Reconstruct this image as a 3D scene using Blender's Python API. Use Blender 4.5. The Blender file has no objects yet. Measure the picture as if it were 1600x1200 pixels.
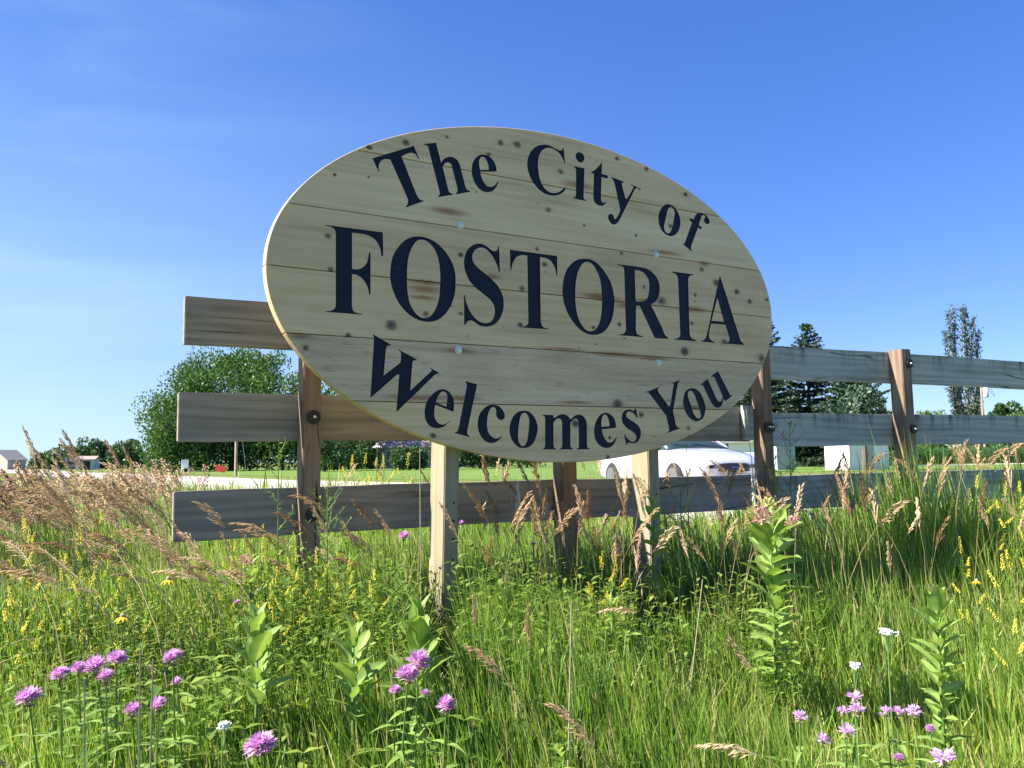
import bpy, bmesh, math, random
import numpy as np
from mathutils import Vector, Matrix
from mathutils.geometry import tessellate_polygon

S = bpy.context.scene
COL = S.collection
RAD = math.radians
random.seed(7)
RNG = np.random.default_rng(11)

# ------------------------------------------------------------------ camera, sky, sun, exposure
EYE = 1.35
cam_d = bpy.data.cameras.new('camera')
cam = bpy.data.objects.new('camera', cam_d)
COL.objects.link(cam)
cam_d.sensor_width = 36.0
cam_d.lens = 36.0 * 1310 / 1600
cam_d.clip_start = 0.05
cam_d.clip_end = 9000
PITCH, ROLL = RAD(5.138), RAD(-0.828)
cam.matrix_world = Matrix.Translation((0, 0, EYE)) @ Matrix.Rotation(RAD(90) + PITCH, 4, 'X') @ Matrix.Rotation(ROLL, 4, 'Z')
S.camera = cam

SUN_EL, SUN_AZ = RAD(42), RAD(-105)          # azimuth from +Y towards +X
to_sun = Vector((math.sin(SUN_AZ) * math.cos(SUN_EL), math.cos(SUN_AZ) * math.cos(SUN_EL), math.sin(SUN_EL)))
sun_d = bpy.data.lights.new('sun', 'SUN')
sun_d.energy = 4.6
sun_d.angle = RAD(0.53)
sun_d.color = (1.0, 0.94, 0.84)
sun = bpy.data.objects.new('sun', sun_d)
COL.objects.link(sun)
sun.location = (-20, -5, 30)
sun.rotation_euler = (-to_sun).to_track_quat('-Z', 'Y').to_euler()

world = bpy.data.worlds.new('World')
S.world = world
world.use_nodes = True
wt = world.node_tree
for n_ in list(wt.nodes):
    wt.nodes.remove(n_)
def wn(t, **k):
    n_ = wt.nodes.new(t)
    for a, b in k.items():
        setattr(n_, a, b)
    return n_
sky = wn('ShaderNodeTexSky', sky_type='NISHITA', sun_disc=False, sun_elevation=SUN_EL, sun_rotation=SUN_AZ,
         altitude=200.0, air_density=1.0, dust_density=0.0, ozone_density=1.2)
hs = wn('ShaderNodeHueSaturation')
hs.inputs['Hue'].default_value = 0.508
hs.inputs['Saturation'].default_value = 1.32
hs.inputs['Value'].default_value = 1.0
wt.links.new(sky.outputs[0], hs.inputs['Color'])
gm = wn('ShaderNodeGamma')                      # the photograph's softer step from horizon to zenith
gm.inputs['Gamma'].default_value = 0.71
wt.links.new(hs.outputs[0], gm.inputs['Color'])
ti = wn('ShaderNodeMix', data_type='RGBA', blend_type='MULTIPLY')
ti.inputs['Factor'].default_value = 1.0
ti.inputs[7].default_value = (0.50, 0.64, 1.05, 1)
wt.links.new(gm.outputs[0], ti.inputs[6])
# thin cirrus, low contrast, drawn by direction on the dome
tc = wn('ShaderNodeTexCoord')
mp = wn('ShaderNodeMapping')
mp.inputs['Rotation'].default_value = (0.12, 0.10, 0.5)
mp.inputs['Location'].default_value = (0.35, 0.0, 1.9)
mp.inputs['Scale'].default_value = (1.6, 2.2, 9.0)
wt.links.new(tc.outputs['Generated'], mp.inputs[0])
nz = wn('ShaderNodeTexNoise')
nz.inputs['Scale'].default_value = 1.3
nz.inputs['Detail'].default_value = 7
nz.inputs['Distortion'].default_value = 0.6
wt.links.new(mp.outputs[0], nz.inputs['Vector'])
mr = wn('ShaderNodeMapRange')
mr.inputs['From Min'].default_value = 0.42
mr.inputs['From Max'].default_value = 0.72
mr.inputs['To Max'].default_value = 0.19
wt.links.new(nz.outputs[0], mr.inputs['Value'])
sx = wn('ShaderNodeSeparateXYZ')
wt.links.new(tc.outputs['Generated'], sx.inputs[0])
mrx = wn('ShaderNodeMapRange')                 # the wisps lie in the western half of the sky
mrx.inputs['From Min'].default_value = -0.08
mrx.inputs['From Max'].default_value = -0.45
wt.links.new(sx.outputs['X'], mrx.inputs['Value'])
mm = wn('ShaderNodeMath', operation='MULTIPLY')
wt.links.new(mr.outputs[0], mm.inputs[0])
wt.links.new(mrx.outputs[0], mm.inputs[1])
mixc = wn('ShaderNodeMix', data_type='RGBA')
hz = wn('ShaderNodeMapRange', interpolation_type='SMOOTHSTEP')   # milky air low over the sunward horizon
hz.inputs['From Min'].default_value = 0.62
hz.inputs['From Max'].default_value = 0.0
hz.inputs['To Max'].default_value = 0.50
wt.links.new(sx.outputs['Z'], hz.inputs['Value'])
hw = wn('ShaderNodeMapRange', interpolation_type='SMOOTHSTEP')
hw.inputs['From Min'].default_value = 0.35
hw.inputs['From Max'].default_value = -0.75
wt.links.new(sx.outputs['X'], hw.inputs['Value'])
hm = wn('ShaderNodeMath', operation='MULTIPLY')
wt.links.new(hz.outputs[0], hm.inputs[0]); wt.links.new(hw.outputs[0], hm.inputs[1])
mx2 = wn('ShaderNodeMath', operation='ADD', use_clamp=True)
wt.links.new(mm.outputs[0], mx2.inputs[0]); wt.links.new(hm.outputs[0], mx2.inputs[1])
wt.links.new(mx2.outputs[0], mixc.inputs['Factor'])
wt.links.new(ti.outputs[2], mixc.inputs[6])
mixc.inputs[7].default_value = (2.3, 3.2, 3.7, 1)
bg = wn('ShaderNodeBackground')
bg.inputs['Strength'].default_value = 0.1018
wt.links.new(mixc.outputs[2], bg.inputs['Color'])
wo = wn('ShaderNodeOutputWorld')
wt.links.new(bg.outputs[0], wo.inputs['Surface'])

S.view_settings.view_transform = 'Standard'
S.view_settings.look = 'None'
S.view_settings.gamma = 1.0
S.view_settings.use_curve_mapping = False
S.view_settings.exposure = 1.65
S.render.engine = 'CYCLES'
S.cycles.max_bounces = 6
S.cycles.transmission_bounces = 4
S.cycles.use_denoising = True

# ------------------------------------------------------------------ helpers
def place(px, py, depth):
    """the point at that distance that the photograph shows at that pixel"""
    x = (px - 800) / 1310.0
    y = -(py - 600) / 1310.0
    c, s = math.cos(ROLL), math.sin(ROLL)
    X = c * x - s * y
    Y = s * x + c * y
    d = Vector((X, math.cos(PITCH) - Y * math.sin(PITCH), math.sin(PITCH) + Y * math.cos(PITCH)))
    return Vector((0, 0, EYE)) + d * (depth / d.y)

YAW = RAD(59.23)                              # direction of the sign's long side
SD = Vector((math.sin(YAW), math.cos(YAW), 0))
SN = Vector((math.cos(YAW), -math.sin(YAW), 0))   # sign's front normal
SP = Vector((-0.2775, 3.2435, EYE))
SIGN_C = SP + SD * (0.6807 * 0.867) + Vector((0, 0, 0.7999 * 0.867))

_GW = [-40, -4.2, -3.0, -1.5, 0.0, 0.5, 1.6, 3.2, 6.0, 9.0, 4000]
_GZ = [-1.50, -1.46, -1.36, -1.02, -0.76, -0.71, -0.70, -0.80, -0.80, -0.80, -0.80]
def gz(x, y):
    x = np.asarray(x, float); y = np.asarray(y, float)
    w = -((x - SP.x) * SN.x + (y - SP.y) * SN.y)
    z = np.interp(w, _GW, _GZ)
    near = np.clip(1 - w / 3.0, 0, 1)
    z = z + near * 0.025 * (np.sin(x * 1.9 + y * 0.7) + np.sin(y * 2.3 - x * 0.8 + 1.0))
    return z + EYE

def tag(o, label=None, cat=None, group=None, kind=None):
    if label: o['label'] = label
    if cat: o['category'] = cat
    if group: o['group'] = group
    if kind: o['kind'] = kind
    return o

def empty(name, loc=(0, 0, 0), rz=0.0):
    o = bpy.data.objects.new(name, None)
    o.empty_display_size = 0.1
    o.location = loc
    o.rotation_euler = (0, 0, rz)
    COL.objects.link(o)
    return o

def obj(name, me, parent=None, loc=None, rz=None):
    o = bpy.data.objects.new(name, me)
    COL.objects.link(o)
    if parent is not None: o.parent = parent
    if loc is not None: o.location = loc
    if rz is not None: o.rotation_euler = (0, 0, rz)
    return o

class MB:
    """collects shapes, then becomes one mesh"""
    def __init__(self):
        self.v = []; self.f = []; self.m = []; self.var = []
    def add(self, vs, fs, m=0, var=0.5):
        b = len(self.v)
        self.v.extend(tuple(p) for p in vs)
        self.var.extend([var] * len(vs))
        for f in fs:
            self.f.append(tuple(b + i for i in f)); self.m.append(m)
    def box(self, x0, x1, y0, y1, z0, z1, m=0):
        vs = [(x0, y0, z0), (x1, y0, z0), (x1, y1, z0), (x0, y1, z0), (x0, y0, z1), (x1, y0, z1), (x1, y1, z1), (x0, y1, z1)]
        self.add(vs, [(0, 3, 2, 1), (4, 5, 6, 7), (0, 1, 5, 4), (1, 2, 6, 5), (2, 3, 7, 6), (3, 0, 4, 7)], m)
    def tube(self, pts, rad, n=5, m=0, cap=True, var=0.5):
        pts = [Vector(p) for p in pts]
        if not hasattr(rad, '__len__'): rad = [rad] * len(pts)
        vs = []; fs = []
        for i, p in enumerate(pts):
            t = (pts[min(i + 1, len(pts) - 1)] - pts[max(i - 1, 0)])
            if t.length < 1e-9: t = Vector((0, 0, 1))
            t.normalize()
            a = t.cross(Vector((0.13, 0.97, 0.2)))
            if a.length < 1e-3: a = t.cross(Vector((1, 0, 0)))
            a.normalize(); b = t.cross(a)
            for k in range(n):
                w = 2 * math.pi * k / n
                vs.append(p + (a * math.cos(w) + b * math.sin(w)) * rad[i])
        for i in range(len(pts) - 1):
            for k in range(n):
                fs.append((i * n + k, i * n + (k + 1) % n, (i + 1) * n + (k + 1) % n, (i + 1) * n + k))
        if cap:
            fs.append(tuple(range(n - 1, -1, -1)))
            fs.append(tuple((len(pts) - 1) * n + k for k in range(n)))
        self.add(vs, fs, m, var)
    def disc(self, c, axis, r, h, n=16, m=0):
        c = Vector(c); axis = Vector(axis).normalized()
        self.tube([c, c + axis * h], [r, r], n, m)
    def leaf(self, base, d, up, length, width, droop=0.2, fold=0.25, n=4, m=0, shape=0.55, var=0.5):
        base = Vector(base); d = Vector(d).normalized(); up = Vector(up)
        side = d.cross(up)
        if side.length < 1e-4: side = d.cross(Vector((1, 0.3, 0)))
        side.normalize(); up = side.cross(d).normalized()
        vs = []; fs = []
        for i in range(n + 1):
            t = i / n
            w = width * 0.5 * (math.sin(math.pi * min(1, t ** shape * 0.98 + 0.02))) if 0 < i < n else width * 0.04
            p = base + d * (length * t) - up * (droop * length * t * t)
            e = up * (w * fold)
            vs += [p - side * w + e, p, p + side * w + e]
        for i in range(n):
            a = i * 3
            fs += [(a, a + 1, a + 4, a + 3), (a + 1, a + 2, a + 5, a + 4)]
        self.add(vs, fs, m, var)
    def spikelet(self, p, d, L, r, m=0, var=0.5):
        p = Vector(p); d = Vector(d).normalized()
        a = d.cross(Vector((0.2, 0.3, 0.93))); a.normalize(); b = d.cross(a)
        q = p + d * (L * 0.42)
        vs = [p, q + a * r, q + b * r * 0.6, q - a * r, q - b * r * 0.6, p + d * L]
        self.add(vs, [(0, 1, 2), (0, 2, 3), (0, 3, 4), (0, 4, 1), (5, 2, 1), (5, 3, 2), (5, 4, 3), (5, 1, 4)], m, var)
    def mesh(self, name, mats, smooth=False):
        me = bpy.data.meshes.new(name)
        me.from_pydata(self.v, [], self.f)
        for mt in mats: me.materials.append(mt)
        me.polygons.foreach_set('material_index', self.m)
        if smooth: me.polygons.foreach_set('use_smooth', [True] * len(self.f))
        a = me.attributes.new('var', 'FLOAT', 'POINT')
        a.data.foreach_set('value', np.array(self.var, np.float32))
        me.update()
        return me
    def arrays(self):
        return (np.array(self.v, float), self.f, np.array(self.m), np.array(self.var))

def np_mesh(name, V, loops, starts, mats, midx=None, var=None, smooth=False):
    me = bpy.data.meshes.new(name)
    me.vertices.add(len(V)); me.vertices.foreach_set('co', np.ascontiguousarray(V, np.float32).ravel())
    me.loops.add(len(loops)); me.loops.foreach_set('vertex_index', np.ascontiguousarray(loops, np.int32))
    me.polygons.add(len(starts)); me.polygons.foreach_set('loop_start', np.ascontiguousarray(starts, np.int32))
    for mt in mats: me.materials.append(mt)
    if midx is not None: me.polygons.foreach_set('material_index', np.ascontiguousarray(midx, np.int32))
    if smooth: me.polygons.foreach_set('use_smooth', np.ones(len(starts), bool))
    if var is not None:
        a = me.attributes.new('var', 'FLOAT', 'POINT')
        a.data.foreach_set('value', np.ascontiguousarray(var, np.float32))
    me.update(calc_edges=True)
    return me

class Heap:
    """many copies of small prototypes joined into one mesh (for stuff)"""
    def __init__(self):
        self.V = []; self.L = []; self.S = []; self.M = []; self.A = []; self.nv = 0; self.nl = 0
    def scatter(self, mb, T, rz, scale, var, tilt=None):
        v, f, m, _ = mb.arrays()
        N = len(T)
        c, s = np.cos(rz), np.sin(rz)
        R = np.zeros((N, 3, 3)); R[:, 0, 0] = c; R[:, 0, 1] = -s; R[:, 1, 0] = s; R[:, 1, 1] = c; R[:, 2, 2] = 1
        if tilt is not None:
            tx, ty = tilt
            R2 = np.zeros((N, 3, 3)); R2[:, 0, 0] = 1; R2[:, 1, 1] = 1; R2[:, 2, 2] = 1
            R2[:, 0, 2] = tx; R2[:, 1, 2] = ty
            R = np.einsum('nij,njk->nik', R2, R)
        P = np.einsum('nij,vj->nvi', R, v) * np.asarray(scale)[:, None, None] + np.asarray(T)[:, None, :]
        fl = np.concatenate([np.array(x) for x in f]); st = np.cumsum([0] + [len(x) for x in f])[:-1]
        off = np.arange(N) * len(v)
        self.V.append(P.reshape(-1, 3))
        self.L.append((fl[None, :] + off[:, None]).ravel() + self.nv)
        self.S.append((st[None, :] + (np.arange(N) * len(fl))[:, None]).ravel() + self.nl)
        self.M.append(np.tile(m, N)); self.A.append(np.repeat(np.asarray(var), len(v)))
        self.nv += N * len(v); self.nl += N * len(fl)
    def raw(self, V, loops, starts, m, var):
        self.V.append(V); self.L.append(loops + self.nv); self.S.append(starts + self.nl)
        self.M.append(m); self.A.append(var)
        self.nv += len(V); self.nl += len(loops)
    def mesh(self, name, mats, smooth=False):
        return np_mesh(name, np.concatenate(self.V), np.concatenate(self.L), np.concatenate(self.S), mats,
                       np.concatenate(self.M), np.concatenate(self.A), smooth)

# ------------------------------------------------------------------ materials
def new_mat(name):
    m = bpy.data.materials.new(name); m.use_nodes = True
    nt = m.node_tree
    return m, nt, nt.nodes['Principled BSDF']

def N(nt, t, **k):
    n = nt.nodes.new(t)
    for a, b in k.items():
        if a.startswith('i_'): n.inputs[a[2:].replace('_', ' ')].default_value = b
        else: setattr(n, a, b)
    return n

def ramp(nt, fac, stops):
    r = nt.nodes.new('ShaderNodeValToRGB')
    e = r.color_ramp.elements
    while len(e) < len(stops): e.new(0.5)
    for el, (p, c) in zip(e, stops):
        el.position = p; el.color = (*c, 1)
    nt.links.new(fac, r.inputs[0])
    return r.outputs[0]

def plain(name, col, rough=0.6, metal=0.0, spec=0.5, noise=0.0, scale=20, coat=0.0):
    m, nt, b = new_mat(name)
    b.inputs['Roughness'].default_value = rough
    b.inputs['Metallic'].default_value = metal
    b.inputs['Specular IOR Level'].default_value = spec
    b.inputs['Coat Weight'].default_value = coat
    if noise:
        tcn = N(nt, 'ShaderNodeTexCoord')
        n1 = N(nt, 'ShaderNodeTexNoise', i_Scale=scale, i_Detail=5.0)
        nt.links.new(tcn.outputs['Object'], n1.inputs['Vector'])
        lo = tuple(max(0, c * (1 - noise)) for c in col); hi = tuple(min(1, c * (1 + noise)) for c in col)
        nt.links.new(ramp(nt, n1.outputs[0], [(0.3, lo), (0.7, hi)]), b.inputs['Base Color'])
    else:
        b.inputs['Base Color'].default_value = (*col, 1)
    return m

def leafy(name, stops, transl=0.35, rough=0.5, source='var', spec=0.35):
    """leaf colours spread by a per-leaf value (or a per-object one), with light through the leaf"""
    m, nt, b = new_mat(name)
    out = nt.nodes['Material Output']
    if source == 'var':
        a = N(nt, 'ShaderNodeAttribute', attribute_name='var'); fac = a.outputs['Fac']
    else:
        a = N(nt, 'ShaderNodeObjectInfo'); fac = a.outputs['Random']
    col = ramp(nt, fac, stops)
    nt.links.new(col, b.inputs['Base Color'])
    b.inputs['Roughness'].default_value = rough
    b.inputs['Specular IOR Level'].default_value = spec
    tr = N(nt, 'ShaderNodeBsdfTranslucent')
    hsn = N(nt, 'ShaderNodeHueSaturation'); hsn.inputs['Hue'].default_value = 0.485
    hsn.inputs['Saturation'].default_value = 1.1; hsn.inputs['Value'].default_value = 1.35
    nt.links.new(col, hsn.inputs['Color']); nt.links.new(hsn.outputs[0], tr.inputs['Color'])
    mx = N(nt, 'ShaderNodeMixShader'); mx.inputs[0].default_value = transl
    nt.links.new(b.outputs[0], mx.inputs[1]); nt.links.new(tr.outputs[0], mx.inputs[2])
    nt.links.new(mx.outputs[0], out.inputs['Surface'])
    return m

def wood(name, dark, mid, light, axis='X', fine=34.0, spots=0.0, streak=0.0, rough=0.75, seed=0.0, bump=0.25, wave=0.05, crack=0.0):
    m, nt, b = new_mat(name)
    L = nt.links
    tcn = N(nt, 'ShaderNodeTexCoord')
    oi = N(nt, 'ShaderNodeObjectInfo')
    add = N(nt, 'ShaderNodeVectorMath', operation='MULTIPLY_ADD')
    L.new(oi.outputs['Random'], add.inputs[0]); add.inputs[1].default_value = (17.0, 9.0, 13.0)
    L.new(tcn.outputs['Object'], add.inputs[2])
    sc = {'X': (1.3, fine, fine), 'Z': (fine, fine, 1.3)}[axis]
    sc2 = {'X': (0.9, 7.0, 7.0), 'Z': (7.0, 7.0, 0.9)}[axis]
    def noise(scale, detail, dist, rough_=0.6):
        mpn = N(nt, 'ShaderNodeMapping'); mpn.inputs['Scale'].default_value = scale
        mpn.inputs['Location'].default_value = (seed, seed * 1.7, seed * 0.6)
        L.new(add.outputs[0], mpn.inputs[0])
        n = N(nt, 'ShaderNodeTexNoise', i_Scale=1.0, i_Detail=detail, i_Distortion=dist, i_Roughness=rough_)
        L.new(mpn.outputs[0], n.inputs['Vector'])
        return n.outputs[0]
    a = noise(sc, 6.0, 0.3); c = noise(sc2, 4.0, 1.2)
    mpw = N(nt, 'ShaderNodeMapping'); mpw.inputs['Scale'].default_value = {'X': (0.35, 3.2, 3.2), 'Z': (3.2, 3.2, 0.35)}[axis]
    L.new(add.outputs[0], mpw.inputs[0])
    wv = N(nt, 'ShaderNodeTexWave', wave_type='RINGS', rings_direction='Y', i_Scale=2.6, i_Distortion=7.0, i_Detail=3.0)
    wv.inputs['Detail Scale'].default_value = 1.2
    L.new(mpw.outputs[0], wv.inputs['Vector'])
    s1 = N(nt, 'ShaderNodeMath', operation='MULTIPLY_ADD'); L.new(c, s1.inputs[0]); s1.inputs[1].default_value = 0.55
    s2 = N(nt, 'ShaderNodeMath', operation='MULTIPLY'); L.new(a, s2.inputs[0]); s2.inputs[1].default_value = 0.33
    s3 = N(nt, 'ShaderNodeMath', operation='MULTIPLY_ADD'); L.new(wv.outputs[0], s3.inputs[0]); s3.inputs[1].default_value = wave
    L.new(s2.outputs[0], s3.inputs[2]); L.new(s3.outputs[0], s1.inputs[2])
    col = ramp(nt, s1.outputs[0], [(0.34 - 0.07 + wave * 0.5, dark), (0.43 + wave * 0.5, mid), (0.59 + wave * 0.5, light)])
    if spots:
        n = N(nt, 'ShaderNodeTexNoise', i_Scale=3.2, i_Detail=6.0, i_Roughness=0.7)
        L.new(add.outputs[0], n.inputs['Vector'])
        mrn = N(nt, 'ShaderNodeMapRange'); mrn.inputs['From Min'].default_value = 0.56; mrn.inputs['From Max'].default_value = 0.75
        mrn.inputs['To Max'].default_value = spots
        L.new(n.outputs[0], mrn.inputs['Value'])
        mxn = N(nt, 'ShaderNodeMix', data_type='RGBA', blend_type='MULTIPLY')
        L.new(mrn.outputs[0], mxn.inputs['Factor']); L.new(col, mxn.inputs[6]); mxn.inputs[7].default_value = (0.25, 0.22, 0.2, 1)
        col = mxn.outputs[2]
    if streak:                                     # weather streaks running down from the board's upper edge
        sp = N(nt, 'ShaderNodeSeparateXYZ'); L.new(tcn.outputs['Object'], sp.inputs[0])
        mps = N(nt, 'ShaderNodeMapping'); mps.inputs['Scale'].default_value = (22, 22, 2.0); L.new(add.outputs[0], mps.inputs[0])
        n = N(nt, 'ShaderNodeTexNoise', i_Scale=1.0, i_Detail=5.0, i_Roughness=0.65); L.new(mps.outputs[0], n.inputs['Vector'])
        g1 = N(nt, 'ShaderNodeMapRange'); g1.inputs['From Min'].default_value = -0.02; g1.inputs['From Max'].default_value = 0.09
        L.new(sp.outputs['Z'], g1.inputs['Value'])
        g2 = N(nt, 'ShaderNodeMapRange'); g2.inputs['From Min'].default_value = 0.5; g2.inputs['From Max'].default_value = 0.68
        L.new(n.outputs[0], g2.inputs['Value'])
        g3 = N(nt, 'ShaderNodeMath', operation='MULTIPLY'); L.new(g1.outputs[0], g3.inputs[0]); L.new(g2.outputs[0], g3.inputs[1])
        g4 = N(nt, 'ShaderNodeMath', operation='MULTIPLY'); L.new(g3.outputs[0], g4.inputs[0]); g4.inputs[1].default_value = streak
        mxn = N(nt, 'ShaderNodeMix', data_type='RGBA', blend_type='MULTIPLY')
        L.new(g4.outputs[0], mxn.inputs['Factor']); L.new(col, mxn.inputs[6]); mxn.inputs[7].default_value = (0.12, 0.12, 0.13, 1)
        col = mxn.outputs[2]
    if crack:                                      # drying checks: thin dark slits along the grain
        mpk = N(nt, 'ShaderNodeMapping'); mpk.inputs['Scale'].default_value = {'X': (0.55, 4.0, 7.0), 'Z': (9.0, 9.0, 0.8)}[axis]
        L.new(add.outputs[0], mpk.inputs[0])
        nk = N(nt, 'ShaderNodeTexNoise', i_Scale=1.0, i_Detail=3.0, i_Distortion=0.25, i_Roughness=0.35); L.new(mpk.outputs[0], nk.inputs['Vector'])
        k1 = N(nt, 'ShaderNodeMath', operation='SUBTRACT'); L.new(nk.outputs[0], k1.inputs[0]); k1.inputs[1].default_value = 0.5
        k2 = N(nt, 'ShaderNodeMath', operation='ABSOLUTE'); L.new(k1.outputs[0], k2.inputs[0])
        k3 = N(nt, 'ShaderNodeMapRange'); k3.inputs['From Min'].default_value = 0.003; k3.inputs['From Max'].default_value = 0.011
        k3.inputs['To Min'].default_value = 1.0; k3.inputs['To Max'].default_value = 0.0; L.new(k2.outputs[0], k3.inputs['Value'])
        k4 = N(nt, 'ShaderNodeMapRange'); k4.inputs['From Min'].default_value = 0.48; k4.inputs['From Max'].default_value = 0.56; L.new(c, k4.inputs['Value'])
        k5 = N(nt, 'ShaderNodeMath', operation='MULTIPLY'); L.new(k3.outputs[0], k5.inputs[0]); L.new(k4.outputs[0], k5.inputs[1])
        k6 = N(nt, 'ShaderNodeMath', operation='MULTIPLY'); L.new(k5.outputs[0], k6.inputs[0]); k6.inputs[1].default_value = crack
        mxk = N(nt, 'ShaderNodeMix', data_type='RGBA', blend_type='MULTIPLY'); L.new(k6.outputs[0], mxk.inputs['Factor']); L.new(col, mxk.inputs[6])
        mxk.inputs[7].default_value = (0.1, 0.09, 0.08, 1); col = mxk.outputs[2]
    L.new(col, b.inputs['Base Color'])
    b.inputs['Roughness'].default_value = rough
    b.inputs['Specular IOR Level'].default_value = 0.25
    bp = N(nt, 'ShaderNodeBump'); bp.inputs['Strength'].default_value = bump; bp.inputs['Distance'].default_value = 0.002
    L.new(s1.outputs[0], bp.inputs['Height']); L.new(bp.outputs[0], b.inputs['Normal'])
    return m

# ------------------------------------------------------------------ ground, road
M_soil, nt_, b_ = new_mat('meadow soil')
tcn = N(nt_, 'ShaderNodeTexCoord')
n1 = N(nt_, 'ShaderNodeTexNoise', i_Scale=0.9, i_Detail=8.0, i_Roughness=0.7)
nt_.links.new(tcn.outputs['Object'], n1.inputs['Vector'])
nt_.links.new(ramp(nt_, n1.outputs[0], [(0.3, (0.09, 0.14, 0.03)), (0.5, (0.14, 0.18, 0.045)), (0.7, (0.22, 0.20, 0.08))]), b_.inputs['Base Color'])
b_.inputs['Roughness'].default_value = 0.95
b_.inputs['Specular IOR Level'].default_value = 0.1

ang = np.linspace(0, 2 * math.pi, 241)[:-1]
rr = np.concatenate([[0.25], np.linspace(0.6, 14, 60), np.geomspace(15, 6000, 46)])
X = rr[:, None] * np.sin(ang)[None]; Y = rr[:, None] * np.cos(ang)[None]
V = np.stack([X, Y, gz(X, Y)], -1).reshape(-1, 3)
nA = len(ang)
f = []
for i in range(len(rr) - 1):
    for k in range(nA):
        f.append((i * nA + k, i * nA + (k + 1) % nA, (i + 1) * nA + (k + 1) % nA, (i + 1) * nA + k))
f.append(tuple(range(nA - 1, -1, -1)))
f = [t[::-1] for t in f]
me = bpy.data.meshes.new('ground'); me.from_pydata([tuple(p) for p in V], [], f); me.materials.append(M_soil)
me.polygons.foreach_set('use_smooth', [True] * len(f)); me.update()
tag(obj('ground', me), 'rough meadow ground under the tall grass', kind='structure')

M_gravel, nt_, b_ = new_mat('pale gravel')
tcn = N(nt_, 'ShaderNodeTexCoord')
n1 = N(nt_, 'ShaderNodeTexNoise', i_Scale=55.0, i_Detail=6.0, i_Roughness=0.75); n2 = N(nt_, 'ShaderNodeTexNoise', i_Scale=0.35, i_Detail=4.0)
nt_.links.new(tcn.outputs['Object'], n1.inputs['Vector']); nt_.links.new(tcn.outputs['Object'], n2.inputs['Vector'])
ad = N(nt_, 'ShaderNodeMath', operation='MULTIPLY_ADD'); nt_.links.new(n2.outputs[0], ad.inputs[0]); ad.inputs[1].default_value = 0.6
mu = N(nt_, 'ShaderNodeMath', operation='MULTIPLY'); nt_.links.new(n1.outputs[0], mu.inputs[0]); mu.inputs[1].default_value = 0.5
nt_.links.new(mu.outputs[0], ad.inputs[2])
nt_.links.new(ramp(nt_, ad.outputs[0], [(0.35, (0.36, 0.31, 0.26)), (0.6, (0.52, 0.46, 0.40)), (0.75, (0.58, 0.53, 0.47))]), b_.inputs['Base Color'])
b_.inputs['Roughness'].default_value = 0.9

GROUND_FAR = EYE - 0.80
def strip(name, left, right, z, mat, label):
    n = len(left)
    vs = [(x, y, z) for x, y in left] + [(x, y, z) for x, y in right]
    fs = [(i, i + 1, n + i + 1, n + i) for i in range(n - 1)]
    me = bpy.data.meshes.new(name); me.from_pydata(vs, [], fs); me.materials.append(mat); me.update()
    bm = bmesh.new(); bm.from_mesh(me); bmesh.ops.recalc_face_normals(bm, faces=bm.faces)
    if bm.faces[0].normal.z < 0: bmesh.ops.reverse_faces(bm, faces=bm.faces)
    bm.to_mesh(me); bm.free()
    return tag(obj(name, me), label, kind='structure')
strip('road', [(-420, 652), (-94, 164), (-29, 67), (-10.1, 38), (-2.5, 29), (4, 27), (10, 30), (16, 36), (40, 39.5), (120, 44)],
      [(-424, 648), (-100, 161), (-36.5, 66), (-17.5, 37.5), (-5.5, 19.5), (1.5, 9.6), (8, 8.2), (18, 10), (42, 32), (122, 36)],
      GROUND_FAR + 0.02, M_gravel, 'pale gravel road running away behind the fence')
strip('driveway', [(21, 58.5), (60, 60), (150, 64)], [(21, 54.5), (60, 56), (150, 60)], GROUND_FAR + 0.024, M_gravel, 'narrow pale gravel driveway in front of the corn')
M_lawn, nt_, b_ = new_mat('mown lawn')
tcn = N(nt_, 'ShaderNodeTexCoord')
n1 = N(nt_, 'ShaderNodeTexNoise', i_Scale=0.5, i_Detail=9.0, i_Roughness=0.75)
nt_.links.new(tcn.outputs['Object'], n1.inputs['Vector'])
nt_.links.new(ramp(nt_, n1.outputs[0], [(0.3, (0.09, 0.16, 0.03)), (0.7, (0.17, 0.25, 0.06))]), b_.inputs['Base Color'])
b_.inputs['Roughness'].default_value = 0.9; b_.inputs['Specular IOR Level'].default_value = 0.1
strip('lawn', [(-300, 520), (-96, 172), (-28, 71), (-8.5, 40.5), (-1, 33), (6, 32), (14, 40), (40, 44), (120, 48)],
      [(-260, 540), (-80, 200), (-20, 130), (0, 120), (10, 110), (20, 80), (22, 65), (45, 64), (125, 68)], GROUND_FAR + 0.012, M_lawn, 'mown green lawn beyond the road')

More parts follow.
